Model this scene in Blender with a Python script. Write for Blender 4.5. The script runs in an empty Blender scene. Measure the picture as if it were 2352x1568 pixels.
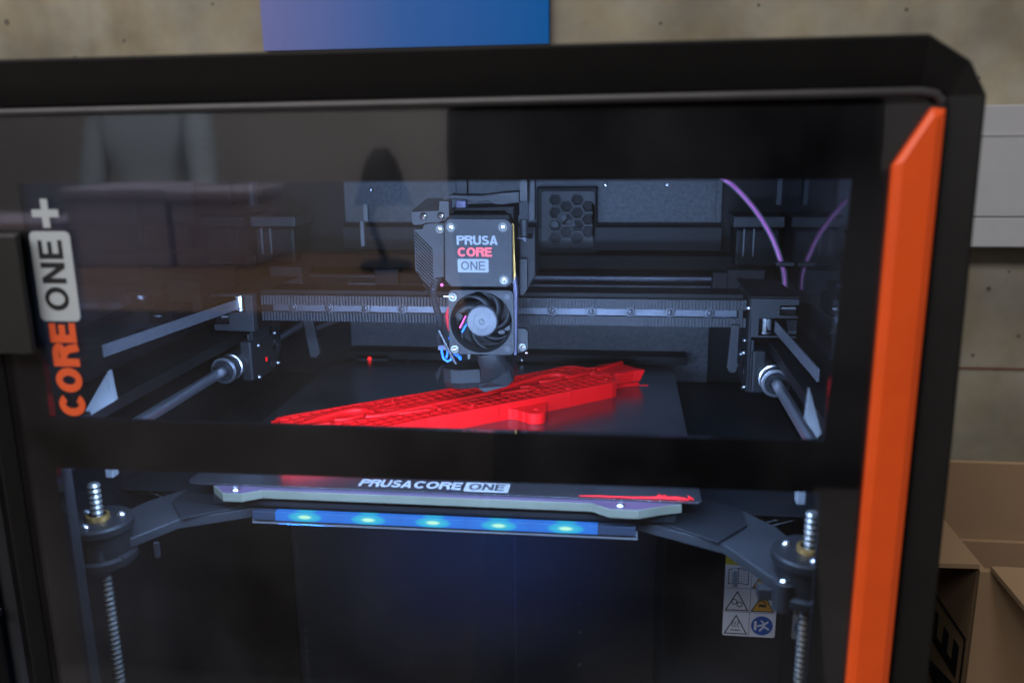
import bpy, math, random
from mathutils import Vector, Matrix
from mathutils.geometry import tessellate_polygon
random.seed(7)
S = 0.001                      # every length below is in millimetres
sc = bpy.context.scene
C = sc.collection

# ------------------------------------------------------------------ camera, world, lamps, exposure
cam_d = bpy.data.cameras.new('camera')
cam = bpy.data.objects.new('camera', cam_d); C.objects.link(cam); sc.camera = cam
RX, RY, RZ = 0.236723, 0.011826, 0.124772      # pitch down, roll, turn to the left
fwd = Vector((-math.sin(RZ)*math.cos(RX), math.cos(RZ)*math.cos(RX), -math.sin(RX)))
rgt = Vector((math.cos(RZ), math.sin(RZ), 0)); dwn = fwd.cross(rgt)
r2 = rgt*math.cos(RY) + dwn*math.sin(RY); d2 = -rgt*math.sin(RY) + dwn*math.cos(RY)
cam.matrix_world = Matrix(((r2.x, -d2.x, -fwd.x, 0.08709), (r2.y, -d2.y, -fwd.y, -0.38571),
                           (r2.z, -d2.z, -fwd.z, 0.16964), (0, 0, 0, 1)))
cam_d.sensor_width = 36; cam_d.lens = 36*1998.97/2352
cam_d.clip_start = 0.01; cam_d.clip_end = 60
cam_d.dof.use_dof = True; cam_d.dof.focus_distance = 0.505; cam_d.dof.aperture_fstop = 6.5
cam_d.dof.aperture_blades = 9

w = bpy.data.worlds.new('World'); sc.world = w; w.use_nodes = True
w.node_tree.nodes['Background'].inputs[0].default_value = (0.9, 0.92, 1, 1)
w.node_tree.nodes['Background'].inputs[1].default_value = 0.12

def area(name, loc, target, sx, sy, power, col, spread=180):
    l = bpy.data.lights.new(name, 'AREA'); l.shape = 'RECTANGLE'; l.size = sx*S; l.size_y = sy*S
    l.energy = power; l.color = col; l.spread = math.radians(spread)
    o = bpy.data.objects.new(name, l); C.objects.link(o)
    o.location = Vector(loc)*S
    o.rotation_euler = (Vector(target)-Vector(loc)).to_track_quat('-Z', 'Y').to_euler()
    return o
LED = (0.36, 0.57, 1.0)
area('ceiling_light', (-500, -300, 1700), (-400, 200, 0), 1500, 500, 15, (1, .93, .82))
area('ceiling_light', (-900, -1900, 1600), (-900, -2000, 0), 2400, 900, 74, (.98, .97, 1))
area('chamber_light', (8, -40, 160), (8, 110, 40), 290, 9, 1.35, LED)
area('chamber_light', (8, -20, 168), (8, 240, 90), 290, 9, 0.42, LED)
area('chamber_light', (8, -57, 43), (8, 60, 5), 290, 7, 1.85, LED)  # added strip hidden behind the door's middle bar, brightens print and bed
area('chamber_light', (-168, -58, -230), (120, 150, -130), 5, 160, 0.45, LED)  # added strip hidden behind the left door border, brightens the warning label
area('light_bar_lamp', (-5, 1, -21), (-15, 258, -165), 150, 3, 0.16, (.01, .2, 1), 34)  # added blue lamp, throws a glow onto the lower back panel
sc.view_settings.view_transform = 'Standard'; sc.view_settings.look = 'None'
sc.view_settings.exposure = 0; sc.view_settings.gamma = 1
sc.render.engine = 'CYCLES'
sc.cycles.use_denoising = True
sc.cycles.transparent_max_bounces = 24; sc.cycles.max_bounces = 10; sc.cycles.glossy_bounces = 6
sc.cycles.sample_clamp_indirect = 4

# ------------------------------------------------------------------ materials
def mat(name, col, rough=.5, metal=0., var=.15, scale=60, bump=.0, bscale=900, spec=.5, coat=0., stretch=None, emit=None, es=0.):
    m = bpy.data.materials.new(name); m.use_nodes = True
    nt = m.node_tree; b = nt.nodes['Principled BSDF']
    b.inputs['Roughness'].default_value = rough; b.inputs['Metallic'].default_value = metal
    b.inputs['Specular IOR Level'].default_value = spec
    b.inputs['Coat Weight'].default_value = coat
    tc = nt.nodes.new('ShaderNodeTexCoord'); mp = nt.nodes.new('ShaderNodeMapping')
    nt.links.new(tc.outputs['Object'], mp.inputs[0])
    if stretch: mp.inputs['Scale'].default_value = stretch
    n = nt.nodes.new('ShaderNodeTexNoise'); n.inputs['Scale'].default_value = scale; n.inputs['Detail'].default_value = 5
    nt.links.new(mp.outputs[0], n.inputs['Vector'])
    r = nt.nodes.new('ShaderNodeValToRGB')
    r.color_ramp.elements[0].position = .3; r.color_ramp.elements[1].position = .7
    r.color_ramp.elements[0].color = tuple(c*(1-var) for c in col)+(1,)
    r.color_ramp.elements[1].color = tuple(min(1, c*(1+var)) for c in col)+(1,)
    nt.links.new(n.outputs['Fac'], r.inputs[0]); nt.links.new(r.outputs[0], b.inputs['Base Color'])
    if bump:
        n2 = nt.nodes.new('ShaderNodeTexNoise'); n2.inputs['Scale'].default_value = bscale; n2.inputs['Detail'].default_value = 3
        nt.links.new(mp.outputs[0], n2.inputs['Vector'])
        bp = nt.nodes.new('ShaderNodeBump'); bp.inputs['Strength'].default_value = bump; bp.inputs['Distance'].default_value = .00012
        nt.links.new(n2.outputs['Fac'], bp.inputs['Height']); nt.links.new(bp.outputs[0], b.inputs['Normal'])
    if emit:
        b.inputs['Emission Color'].default_value = emit+(1,); b.inputs['Emission Strength'].default_value = es
    return m
M = {}
M['frame'] = mat('charcoal_powder_coat', (0.0068, 0.00663, 0.00612), .55, bump=.35, bscale=2500, spec=0.35)
M['gloss'] = mat('gloss_black_acrylic', (.004, .004, .005), .06, var=.3)
M['lip'] = mat('satin_door_edge', (.045, .043, .045), .38)
M['soot'] = mat('dark_pit_in_concrete', (.12, .105, .08), .9)
M['handle'] = mat('satin_black_handle', (0.0132, 0.0132, 0.0126), .45)
M['orange'] = mat('orange_plastic', (.95, .105, .012), .42, var=.05, bump=.1)
M['black'] = mat('matt_black_steel', (0.0021, 0.00231, 0.00273), .5, bump=.4, bscale=1800, spec=0.12)
M['black2'] = mat('black_printed_plastic', (0.006936, 0.007371, 0.008235), .48, bump=.35, bscale=1500, stretch=(.25, .25, 5), spec=0.16)
M['brush'] = mat('brushed_black_plastic', (0.01155, 0.01198, 0.01325), .45, bump=.5, bscale=1400, stretch=(.12, 1, 2.5), spec=0.22)
M['grey'] = mat('grey_textured_plastic', (0.0126, 0.01334, 0.01483), .5, bump=.6, bscale=2600, spec=0.22)
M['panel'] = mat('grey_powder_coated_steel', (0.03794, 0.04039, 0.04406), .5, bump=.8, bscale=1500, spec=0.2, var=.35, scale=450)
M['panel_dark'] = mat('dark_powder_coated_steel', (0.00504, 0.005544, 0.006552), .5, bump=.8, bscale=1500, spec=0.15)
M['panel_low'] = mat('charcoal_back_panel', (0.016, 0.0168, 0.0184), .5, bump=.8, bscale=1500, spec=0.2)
M['wallside'] = mat('gloss_black_side_panel', (.004, .004, .005), .07, var=.2, spec=.25)
M['steel'] = mat('brushed_steel', (0.434, 0.441, 0.462), .28, 1., var=.08)
M['rail'] = mat('satin_rail_steel', (0.06247, 0.06557, 0.07497), .42, 1., bump=.5, bscale=3000)
M['chrome'] = mat('polished_steel', (0.56, 0.574, 0.595), .12, 1., var=.04)
M['rod'] = mat('ground_steel_rod', (.72, .74, .8), .32, 1., var=.05)
M['washer'] = mat('zinc_washer', (0.1205, 0.1205, 0.109), .35, .7, var=.08)
M['belt'] = mat('ribbed_rubber_belt', (0.02074, 0.02125, 0.02384), .5, var=.3, scale=400, bump=.6, bscale=1500, spec=0.25)
M['beltside'] = mat('woven_belt_back', (0.0384, 0.03968, 0.0448), .5, var=.35, scale=900, bump=.8, bscale=2500, spec=0.25)
M['red'] = mat('red_printed_plastic', (0.57, 0.001026, 0.00228), .5, var=.04, spec=.2)
M['sheet'] = mat('satin_steel_sheet', (.2, .2, .215), .22, .96, var=.25, scale=30, bump=.25, bscale=3500)
M['text_w'] = mat('pale_grey_print', (0.1102, 0.1134, 0.1166), .5, var=.05)
M['text_door'] = mat('white_door_print', (.46, .50, .52), .5, var=.04)
M['text_o'] = mat('orange_door_print', (.80, .11, .025), .5, var=.04)
M['text_r'] = mat('red_print', (0.45, 0.03, 0.03), .5, var=.05)
M['text_k'] = mat('black_print', (.01, .011, .013), .5, var=.05)
M['brass'] = mat('brass', (0.44, 0.264, 0.08), .35, .9)
M['cream'] = mat('cream_board_edge', (0.0663, 0.06885, 0.04845), .5, var=.08)
M['purple_board'] = mat('dark_purple_board', (.045, .028, .05), .4)
M['blue_wire'] = mat('blue_wire', (.02, .16, .7), .4)
M['red_wire'] = mat('red_wire', (.7, .03, .04), .4)
M['pink_wire'] = mat('pink_wire', (.75, .08, .25), .4)
M['loom'] = mat('black_corrugated_loom', (0.018, 0.018, 0.0204), .28, spec=0.5)
M['lilac'] = mat('lilac_plastic', (0.042, 0.036, 0.072), .45)
M['label_w'] = mat('white_sticker', (0.864, 0.876, 0.9), .5, var=.04)
M['text_sheet'] = mat('pale_sheet_print', (0.144, 0.148, 0.152), .6, var=.05)
M['marker'] = mat('faded_red_chalk', (.16, .075, .05), .8)
M['label_y'] = mat('yellow_sticker_band', (0.66, 0.54, 0.024), .5)
M['label_a'] = mat('amber_sticker_sign', (0.806, 0.39, 0.026), .5)
M['label_b'] = mat('blue_sticker_disc', (.015, .10, .42), .5)
M['bracket'] = mat('pale_grey_bracket', (0.0663, 0.06885, 0.0714), .5, spec=0.3)
M['hub'] = mat('grey_fan_hub', (0.04556, 0.04708, 0.05164), .35, spec=0.3)
M['kraft'] = mat('brown_cardboard', (0.3437, 0.221, 0.1228), .8, var=.1, scale=14, bump=.3, bscale=400, stretch=(1, 1, .15))
M['kraft_in'] = mat('cardboard_inner_liner', (0.3485, 0.2265, 0.1307), .8, var=.07, scale=10)
M['trunk'] = mat('white_trunking_plastic', (0.432, 0.4392, 0.4608), .4, var=.03)
M['wood'] = mat('brown_table_wood', (.36, .20, .10), .45, var=.3, scale=6, stretch=(1, 8, 1))
M['plaster'] = mat('white_room_plaster', (.62, .58, .55), .8, var=.04, scale=3)
M['whitebox'] = mat('lilac_white_plastic', (0.775, 0.7, 0.85), .5, var=.05)
M['navy'] = mat('dark_navy_cloth', (.012, .013, .02), .9, var=.2)
M['shirt'] = mat('pale_grey_cloth', (0.5355, 0.6375, 0.7013), .9, var=.1)
M['skin'] = mat('skin', (.5, .28, .2), .55, var=.06)
M['hair'] = mat('dark_hair', (.02, .013, .01), .6)
M['floor'] = mat('grey_floor', (0.32, 0.288, 0.264), .6, scale=4)
M['benchtop'] = mat('dark_bench_top', (.06, .055, .05), .5, scale=8)
M['darkkit'] = mat('black_equipment_plastic', (.014, .014, .016), .5)

def glass(name, tint, ior=1.5, rough=.0):
    m = bpy.data.materials.new(name); m.use_nodes = True
    nt = m.node_tree; nt.nodes.clear()
    out = nt.nodes.new('ShaderNodeOutputMaterial'); mix = nt.nodes.new('ShaderNodeMixShader')
    tr = nt.nodes.new('ShaderNodeBsdfTransparent'); gl = nt.nodes.new('ShaderNodeBsdfGlossy'); fr = nt.nodes.new('ShaderNodeFresnel')
    tr.inputs[0].default_value = tint+(1,); gl.inputs['Roughness'].default_value = rough; fr.inputs[0].default_value = ior
    ge = nt.nodes.new('ShaderNodeNewGeometry'); mr = nt.nodes.new('ShaderNodeMapRange')      # same reflectance on both faces of the thin pane
    mr.inputs[3].default_value = ior; mr.inputs[4].default_value = 1/ior; nt.links.new(ge.outputs['Backfacing'], mr.inputs[0]); nt.links.new(mr.outputs[0], fr.inputs[0])
    nt.links.new(fr.outputs[0], mix.inputs[0]); nt.links.new(tr.outputs[0], mix.inputs[1]); nt.links.new(gl.outputs[0], mix.inputs[2])
    # uneven film of dust and finger marks, added as haze lifting the blacks
    df = nt.nodes.new('ShaderNodeBsdfDiffuse'); df.inputs[0].default_value = (.7, .7, .74, 1); mx = nt.nodes.new('ShaderNodeMixShader')
    tc = nt.nodes.new('ShaderNodeTexCoord'); nz = nt.nodes.new('ShaderNodeTexNoise'); nz.inputs['Scale'].default_value = 14; nz.inputs['Detail'].default_value = 6
    rg = nt.nodes.new('ShaderNodeMapRange'); rg.inputs[1].default_value = .35; rg.inputs[2].default_value = .75; rg.inputs[3].default_value = .002; rg.inputs[4].default_value = .02
    nt.links.new(tc.outputs['Object'], nz.inputs['Vector']); nt.links.new(nz.outputs['Fac'], rg.inputs[0]); nt.links.new(rg.outputs[0], mx.inputs[0])
    nt.links.new(mix.outputs[0], mx.inputs[1]); nt.links.new(df.outputs[0], mx.inputs[2])
    nt.links.new(mx.outputs[0], out.inputs[0]); return m
M['glass'] = glass('smoked_door_glass', (.92, .92, .93), 1.45)
def milky(name, col, fac):
    m = bpy.data.materials.new(name); m.use_nodes = True
    nt = m.node_tree; b = nt.nodes['Principled BSDF']; out = nt.nodes['Material Output']
    b.inputs['Base Color'].default_value = col+(1,); b.inputs['Roughness'].default_value = .25
    mix = nt.nodes.new('ShaderNodeMixShader'); tr = nt.nodes.new('ShaderNodeBsdfTransparent'); mix.inputs[0].default_value = fac
    nt.links.new(tr.outputs[0], mix.inputs[1]); nt.links.new(b.outputs[0], mix.inputs[2]); nt.links.new(mix.outputs[0], out.inputs[0]); return m
M['tube'] = milky('milky_white_tube', (.16, .17, .2), .4)
M['magenta'] = mat('magenta_filament', (.75, .03, .4), .4, var=.05)
M['red_led'] = mat('lit_red_led', (.5, 0, 0), .4, emit=(1, .01, .01), es=3.)
def led_reflection_mat():
    # reflection of the top LEDs painted as glow, fading around five spots
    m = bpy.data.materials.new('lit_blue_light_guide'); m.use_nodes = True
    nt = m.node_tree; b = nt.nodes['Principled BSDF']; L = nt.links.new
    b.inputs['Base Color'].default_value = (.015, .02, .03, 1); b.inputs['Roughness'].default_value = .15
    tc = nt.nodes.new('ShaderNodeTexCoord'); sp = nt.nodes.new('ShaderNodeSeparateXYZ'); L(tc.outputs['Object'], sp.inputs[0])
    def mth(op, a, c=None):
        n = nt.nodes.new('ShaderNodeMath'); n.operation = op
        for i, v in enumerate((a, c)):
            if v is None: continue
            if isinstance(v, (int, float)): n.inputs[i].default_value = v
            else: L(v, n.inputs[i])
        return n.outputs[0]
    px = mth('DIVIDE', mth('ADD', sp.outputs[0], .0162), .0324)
    fx = mth('SUBTRACT', mth('FRACT', px), .5)            # -0.5..0.5 round every painted glow spot
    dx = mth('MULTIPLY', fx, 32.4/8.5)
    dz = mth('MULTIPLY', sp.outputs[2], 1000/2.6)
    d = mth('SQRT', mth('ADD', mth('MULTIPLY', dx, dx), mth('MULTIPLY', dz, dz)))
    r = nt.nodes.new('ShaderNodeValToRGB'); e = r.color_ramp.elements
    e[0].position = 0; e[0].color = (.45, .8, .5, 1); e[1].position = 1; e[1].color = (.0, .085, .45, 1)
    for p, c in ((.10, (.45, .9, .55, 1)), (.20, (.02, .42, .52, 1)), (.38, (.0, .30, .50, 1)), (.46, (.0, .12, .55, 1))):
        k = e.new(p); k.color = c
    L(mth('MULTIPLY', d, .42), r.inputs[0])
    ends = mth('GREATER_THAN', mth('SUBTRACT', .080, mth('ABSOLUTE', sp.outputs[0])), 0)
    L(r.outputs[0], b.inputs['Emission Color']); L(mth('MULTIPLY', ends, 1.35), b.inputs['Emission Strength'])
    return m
M['led'] = led_reflection_mat()
def concrete():
    m = bpy.data.materials.new('cast_concrete'); m.use_nodes = True
    nt = m.node_tree; b = nt.nodes['Principled BSDF']; L = nt.links.new
    b.inputs['Roughness'].default_value = .85
    tc = nt.nodes.new('ShaderNodeTexCoord')
    def noise(s, d, st=(1, 1, 1)):
        mp = nt.nodes.new('ShaderNodeMapping'); mp.inputs['Scale'].default_value = st; L(tc.outputs['Object'], mp.inputs[0])
        n = nt.nodes.new('ShaderNodeTexNoise'); n.inputs['Scale'].default_value = s; n.inputs['Detail'].default_value = d
        L(mp.outputs[0], n.inputs['Vector']); return n.outputs['Fac']
    def ramp(f, a, c, p0=.3, p1=.7):
        r = nt.nodes.new('ShaderNodeValToRGB'); r.color_ramp.elements[0].position = p0; r.color_ramp.elements[1].position = p1
        r.color_ramp.elements[0].color = a+(1,); r.color_ramp.elements[1].color = c+(1,); L(f, r.inputs[0]); return r.outputs[0]
    def mixc(a, c, f, mode='MIX'):
        x = nt.nodes.new('ShaderNodeMix'); x.data_type = 'RGBA'; x.blend_type = mode
        if isinstance(f, float): x.inputs[0].default_value = f
        else: L(f, x.inputs[0])
        L(a, x.inputs[6]); L(c, x.inputs[7]); return x.outputs[2]
    base = ramp(noise(16, 8), (.21, .19, .15), (.36, .335, .27))
    brown = ramp(noise(30, 4), (1, .93, .80), (1, 1, 1), .35, .6)
    base = mixc(base, brown, .8, 'MULTIPLY')
    streak = ramp(noise(14, 3, (1, 1, .06)), (.72, .68, .62), (1, 1, 1), .33, .45)
    base = mixc(base, streak, .6, 'MULTIPLY')
    v = nt.nodes.new('ShaderNodeTexVoronoi'); v.inputs['Scale'].default_value = 8; L(tc.outputs['Object'], v.inputs['Vector'])
    pores = ramp(v.outputs['Distance'], (.35, .33, .28), (1, 1, 1), .03, .075)
    base = mixc(base, pores, .8, 'MULTIPLY')
    L(base, b.inputs['Base Color'])
    bp = nt.nodes.new('ShaderNodeBump'); bp.inputs['Strength'].default_value = .3; bp.inputs['Distance'].default_value = .002
    L(noise(60, 6), bp.inputs['Height']); L(bp.outputs[0], b.inputs['Normal'])
    return m
M['concrete'] = concrete()
def poster():
    m = bpy.data.materials.new('printed_blue_gradient'); m.use_nodes = True
    nt = m.node_tree; b = nt.nodes['Principled BSDF']; L = nt.links.new; b.inputs['Roughness'].default_value = .7; b.inputs['Specular IOR Level'].default_value = .15
    tc = nt.nodes.new('ShaderNodeTexCoord'); sp = nt.nodes.new('ShaderNodeSeparateXYZ'); L(tc.outputs['Object'], sp.inputs[0])
    mr = nt.nodes.new('ShaderNodeMapRange'); mr.inputs[1].default_value = -.14; mr.inputs[2].default_value = .14
    L(sp.outputs[0], mr.inputs[0])
    r = nt.nodes.new('ShaderNodeValToRGB'); e = r.color_ramp.elements
    e[0].color = (.19, .21, .48, 1); e[1].color = (.002, .13, .47, 1)
    k = e.new(.5); k.color = (.045, .15, .48, 1)
    L(mr.outputs[0], r.inputs[0]); L(r.outputs[0], b.inputs['Base Color']); return m
M['poster'] = poster()

# ------------------------------------------------------------------ mesh builder
WLOC = {}
class MB:
    def __init__(s): s.v = []; s.f = []
    def add(s, vs, fs):
        o = len(s.v); s.v += [tuple(p) for p in vs]; s.f += [tuple(i+o for i in f) for f in fs]; return s
    def box(s, x0, x1, y0, y1, z0, z1):
        return s.add([(x0,y0,z0),(x1,y0,z0),(x1,y1,z0),(x0,y1,z0),(x0,y0,z1),(x1,y0,z1),(x1,y1,z1),(x0,y1,z1)],
                     [(3,2,1,0),(4,5,6,7),(0,1,5,4),(1,2,6,5),(2,3,7,6),(3,0,4,7)])
    def prism(s, poly, ax, a, b, holes=()):
        """2D outline with holes, extruded along axis ax between a and b"""
        loops = [list(poly)]+[list(h) for h in holes]
        def P(u, v, t):
            return (t, u, v) if ax == 0 else ((u, t, v) if ax == 1 else (u, v, t))
        flat = [p for l in loops for p in l]; n = len(flat)
        tris = tessellate_polygon([[Vector((p[0], p[1], 0)) for p in l] for l in loops])
        vs = [P(p[0], p[1], a) for p in flat]+[P(p[0], p[1], b) for p in flat]
        fs = [tuple(t) for t in tris]+[tuple(i+n for i in reversed(t)) for t in tris]
        o = 0
        for l in loops:
            k = len(l)
            for i in range(k): j = (i+1) % k; fs.append((o+i, o+j, o+j+n, o+i+n))
            o += k
        return s.add(vs, fs)
    def cyl(s, p0, p1, r, n=20, r1=None, caps=True):
        p0 = Vector(p0); p1 = Vector(p1); d = (p1-p0).normalized()
        a = d.orthogonal().normalized(); b = d.cross(a); r1 = r if r1 is None else r1
        vs = [p0+(a*math.cos(2*math.pi*i/n)+b*math.sin(2*math.pi*i/n))*r for i in range(n)]
        vs += [p1+(a*math.cos(2*math.pi*i/n)+b*math.sin(2*math.pi*i/n))*r1 for i in range(n)]
        fs = [(i, (i+1) % n, (i+1) % n+n, i+n) for i in range(n)]
        if caps: fs += [tuple(range(n-1, -1, -1)), tuple(range(n, 2*n))]
        return s.add(vs, fs)
    def lathe(s, o, d, prof, n=24):
        """prof: (radius, distance along d) pairs"""
        o = Vector(o); d = Vector(d).normalized(); a = d.orthogonal().normalized(); b = d.cross(a)
        vs = []; fs = []
        for r, h in prof:
            vs += [o+d*h+(a*math.cos(2*math.pi*i/n)+b*math.sin(2*math.pi*i/n))*r for i in range(n)]
        for k in range(len(prof)-1):
            fs += [(k*n+i, k*n+(i+1) % n, (k+1)*n+(i+1) % n, (k+1)*n+i) for i in range(n)]
        return s.add(vs, fs)
    def tube(s, pts, r, n=10):
        pts = [Vector(p) for p in pts]; rs = r if isinstance(r, (list, tuple)) else [r]*len(pts)
        vs = []; fs = []; a = None
        for k, p in enumerate(pts):
            d = (pts[min(k+1, len(pts)-1)]-pts[max(k-1, 0)]).normalized()
            a = d.orthogonal().normalized() if a is None else (a-d*a.dot(d)).normalized()
            b = d.cross(a)
            vs += [p+(a*math.cos(2*math.pi*i/n)+b*math.sin(2*math.pi*i/n))*rs[k] for i in range(n)]
        for k in range(len(pts)-1):
            fs += [(k*n+i, k*n+(i+1) % n, (k+1)*n+(i+1) % n, (k+1)*n+i) for i in range(n)]
        fs += [tuple(range(n-1, -1, -1)), tuple(range((len(pts)-1)*n, len(pts)*n))]
        return s.add(vs, fs)
    def ribbon(s, p0, p1, w, ax_up, t):
        """flat bar from p0 to p1, w wide along ax_up, t thick"""
        p0 = Vector(p0); p1 = Vector(p1); u = Vector(ax_up).normalized()*w/2; d = (p1-p0).normalized(); n = d.cross(u).normalized()*t/2
        vs = [p0-u-n, p0+u-n, p0+u+n, p0-u+n, p1-u-n, p1+u-n, p1+u+n, p1-u+n]
        return s.add(vs, [(3,2,1,0),(4,5,6,7),(0,1,5,4),(1,2,6,5),(2,3,7,6),(3,0,4,7)])
    def obj(s, name, m, parent=None, bevel=0., smooth=False, label=None, kind=None, loc=None):
        vs = [Vector(p)*S for p in s.v]
        c = Vector(loc)*S if loc else sum(vs, Vector())/len(vs)
        me = bpy.data.meshes.new(name); me.from_pydata([tuple(p-c) for p in vs], [], s.f)
        me.materials.append(M[m] if isinstance(m, str) else m)
        import bmesh
        bm = bmesh.new(); bm.from_mesh(me); bmesh.ops.recalc_face_normals(bm, faces=bm.faces); bm.to_mesh(me); bm.free()
        if smooth:
            for p in me.polygons: p.use_smooth = True
            me.set_sharp_from_angle(angle=math.radians(35))
        o = bpy.data.objects.new(name, me); C.objects.link(o)
        WLOC[o.name] = c
        if parent:
            o.parent = parent; o.location = c-WLOC[parent.name]
        else: o.location = c
        if bevel:
            b = o.modifiers.new('bevel', 'BEVEL'); b.width = bevel*S; b.segments = 2; b.limit_method = 'ANGLE'; b.angle_limit = math.radians(40)
        if label: o['label'] = label
        if kind: o['kind'] = kind
        return o
def thing(name, label, cat, loc=(0, 0, 0), group=None):
    o = bpy.data.objects.new(name, None); C.objects.link(o); o.location = Vector(loc)*S; o.empty_display_size = .02
    WLOC[o.name] = Vector(loc)*S
    o['label'] = label; o['category'] = cat
    if group: o['group'] = group
    return o
def tag(o, label, cat, group=None):
    o['label'] = label; o['category'] = cat
    if group: o['group'] = group
    return o
def struct(o): o['kind'] = 'structure'; return o
def dup(o, off, parent=None):
    """a copy of one leaf, moved by off (mm), under the same or another parent"""
    c = o.copy(); C.objects.link(c); c.location = o.location+Vector(off)*S
    WLOC[c.name] = WLOC[o.name]+Vector(off)*S
    if parent is not None and parent is not o.parent:
        c.parent = parent; c.location = WLOC[c.name]-WLOC[parent.name]
    for ch in list(o.children):
        k = ch.copy(); C.objects.link(k); k.parent = c; WLOC[k.name] = WLOC[ch.name]+Vector(off)*S
    return c
def circ(cx, cz, r, n=24, a0=0, a1=2*math.pi, close=True):
    k = n if close else n-1
    return [(cx+r*math.cos(a0+(a1-a0)*i/k), cz+r*math.sin(a0+(a1-a0)*i/k)) for i in range(n)]
def rrect(x0, x1, z0, z1, r, n=5):
    out = []
    for cx, cz, a in ((x1-r, z1-r, 0), (x0+r, z1-r, 90), (x0+r, z0+r, 180), (x1-r, z0+r, 270)):
        out += [(cx+r*math.cos(math.radians(a+90*i/n)), cz+r*math.sin(math.radians(a+90*i/n))) for i in range(n+1)]
    return out

# ------------------------------------------------------------------ lettering: glyphs drawn as strokes on a unit cap height
def arcp(cx, cy, rx, ry, a0, a1, n=12):
    return [(cx+rx*math.cos(math.radians(a0+(a1-a0)*i/n)), cy+ry*math.sin(math.radians(a0+(a1-a0)*i/n))) for i in range(n+1)]
def glyph(ch, t):
    h = t/2; W = .72
    if ch == 'P': return [[(h, 0), (h, 1)], [(t*.6, 1-h)]+[(.34, 1-h)]+arcp(.40, .725, .27-h+.05, .275-h, 90, -90)+[(t*.6, .45+h)]], .66
    if ch == 'R': return [[(h, 0), (h, 1)], [(t*.6, 1-h), (.36, 1-h)]+arcp(.40, .735, .30-h+.03, .265-h, 90, -90)+[(t*.6, .47+h)], [(.38, .47+h), (.52, .42), (.56, .3), (.58, .12), (.62, 0)]], .70
    if ch == 'U': return [[(h, 1), (h, .32)]+arcp(.35, .32, .35-h, .32-h+.01, 180, 360)+[(.70-h, 1)]], .70
    if ch == 'S': return [arcp(.33, .735, .27-h+.03, .265-h, 20, 180, 9)+[(.06+h, .66), (.2, .56), (.45, .47), (.62-h+.02, .38)]+arcp(.33, .27, .31-h+.01, .27-h, 0, -170, 10)], .66
    if ch == 'A': return [[(h*.9, 0), (.355, 1)], [(.355, 1), (.71-h*.9, 0)], [(.17, .26), (.54, .26)]], .71
    if ch == 'C': return [arcp(.38, .5, .38-h, .5-h, 42, 318, 22)], .72
    if ch == 'O': return [arcp(.39, .5, .39-h, .5-h, 0, 360, 30)], .78
    if ch == 'N': return [[(h, 0), (h, 1)], [(h*1.1, .97), (.68-h*1.1, .03)], [(.68-h, 0), (.68-h, 1)]], .68
    if ch == 'E': return [[(h, 0), (h, 1)], [(t*.6, 1-h), (.60, 1-h)], [(t*.6, .52), (.56, .52)], [(t*.6, h), (.61, h)]], .62
    if ch == 'V': return [[(.07, 1), (.34, 0)], [(.34, 0), (.61, 1)]], .68
    if ch == '+': return [[(0, .5), (1, .5)], [(.5, 0), (.5, 1)]], 1.
    return [], .3
def stroke2d(pts, t):
    closed = (Vector(pts[0])-Vector(pts[-1])).length < 1e-4 and len(pts) > 3
    if closed: pts = pts[:-1]
    n = len(pts); L = []; R = []
    for i in range(n):
        a = Vector(pts[i-1]) if (i > 0 or closed) else None; b = Vector(pts[(i+1) % n]) if (i < n-1 or closed) else None
        p = Vector(pts[i])
        d1 = (p-a).normalized() if a is not None else (b-p).normalized(); d2_ = (b-p).normalized() if b is not None else d1
        n1 = Vector((-d1.y, d1.x)); n2 = Vector((-d2_.y, d2_.x)); m = (n1+n2).normalized(); k = t/2/max(.4, m.dot(n1))
        L.append(p+m*k); R.append(p-m*k)
    quads = []
    for i in range(n if closed else n-1):
        j = (i+1) % n; quads.append([L[i], R[i], R[j], L[j]])
    return quads
def letter(name, ch, org, ux, uz, h, t, m, parent, xs=1., nrm=None, lift=.05, th=.12):
    """one printed letter: org = lower-left corner (mm), ux/uz = unit reading and up directions, h cap height"""
    ux = Vector(ux); uz = Vector(uz); nn = ux.cross(uz).normalized() if nrm is None else Vector(nrm)
    gl, wd = glyph(ch, t); mb = MB(); org = Vector(org)
    for si, st in enumerate(gl):
        up = lift+th+si*.012
        for q in stroke2d(st, t):
            a = [org+ux*(p[0]*h*xs)+uz*(p[1]*h)+nn*up for p in q]; b = [p-nn*(th+si*.012) for p in a]
            mb.add(a+b, [(0, 1, 2, 3), (0, 4, 5, 1), (1, 5, 6, 2), (2, 6, 7, 3), (3, 7, 4, 0)])
    return mb.obj(name, m, parent), wd*h*xs
def word(txt, org, ux, uz, h, width, t, m, parent, gap=.09, name='letter', **k):
    tot = sum(glyph(c, t)[1]+gap for c in txt)-gap; xs = width/(tot*h); x = 0
    for c in txt:
        letter(name, c, Vector(org)+Vector(ux)*x, ux, uz, h, t, m, parent, xs, **k); x += (glyph(c, t)[1]+gap)*h*xs

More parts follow.
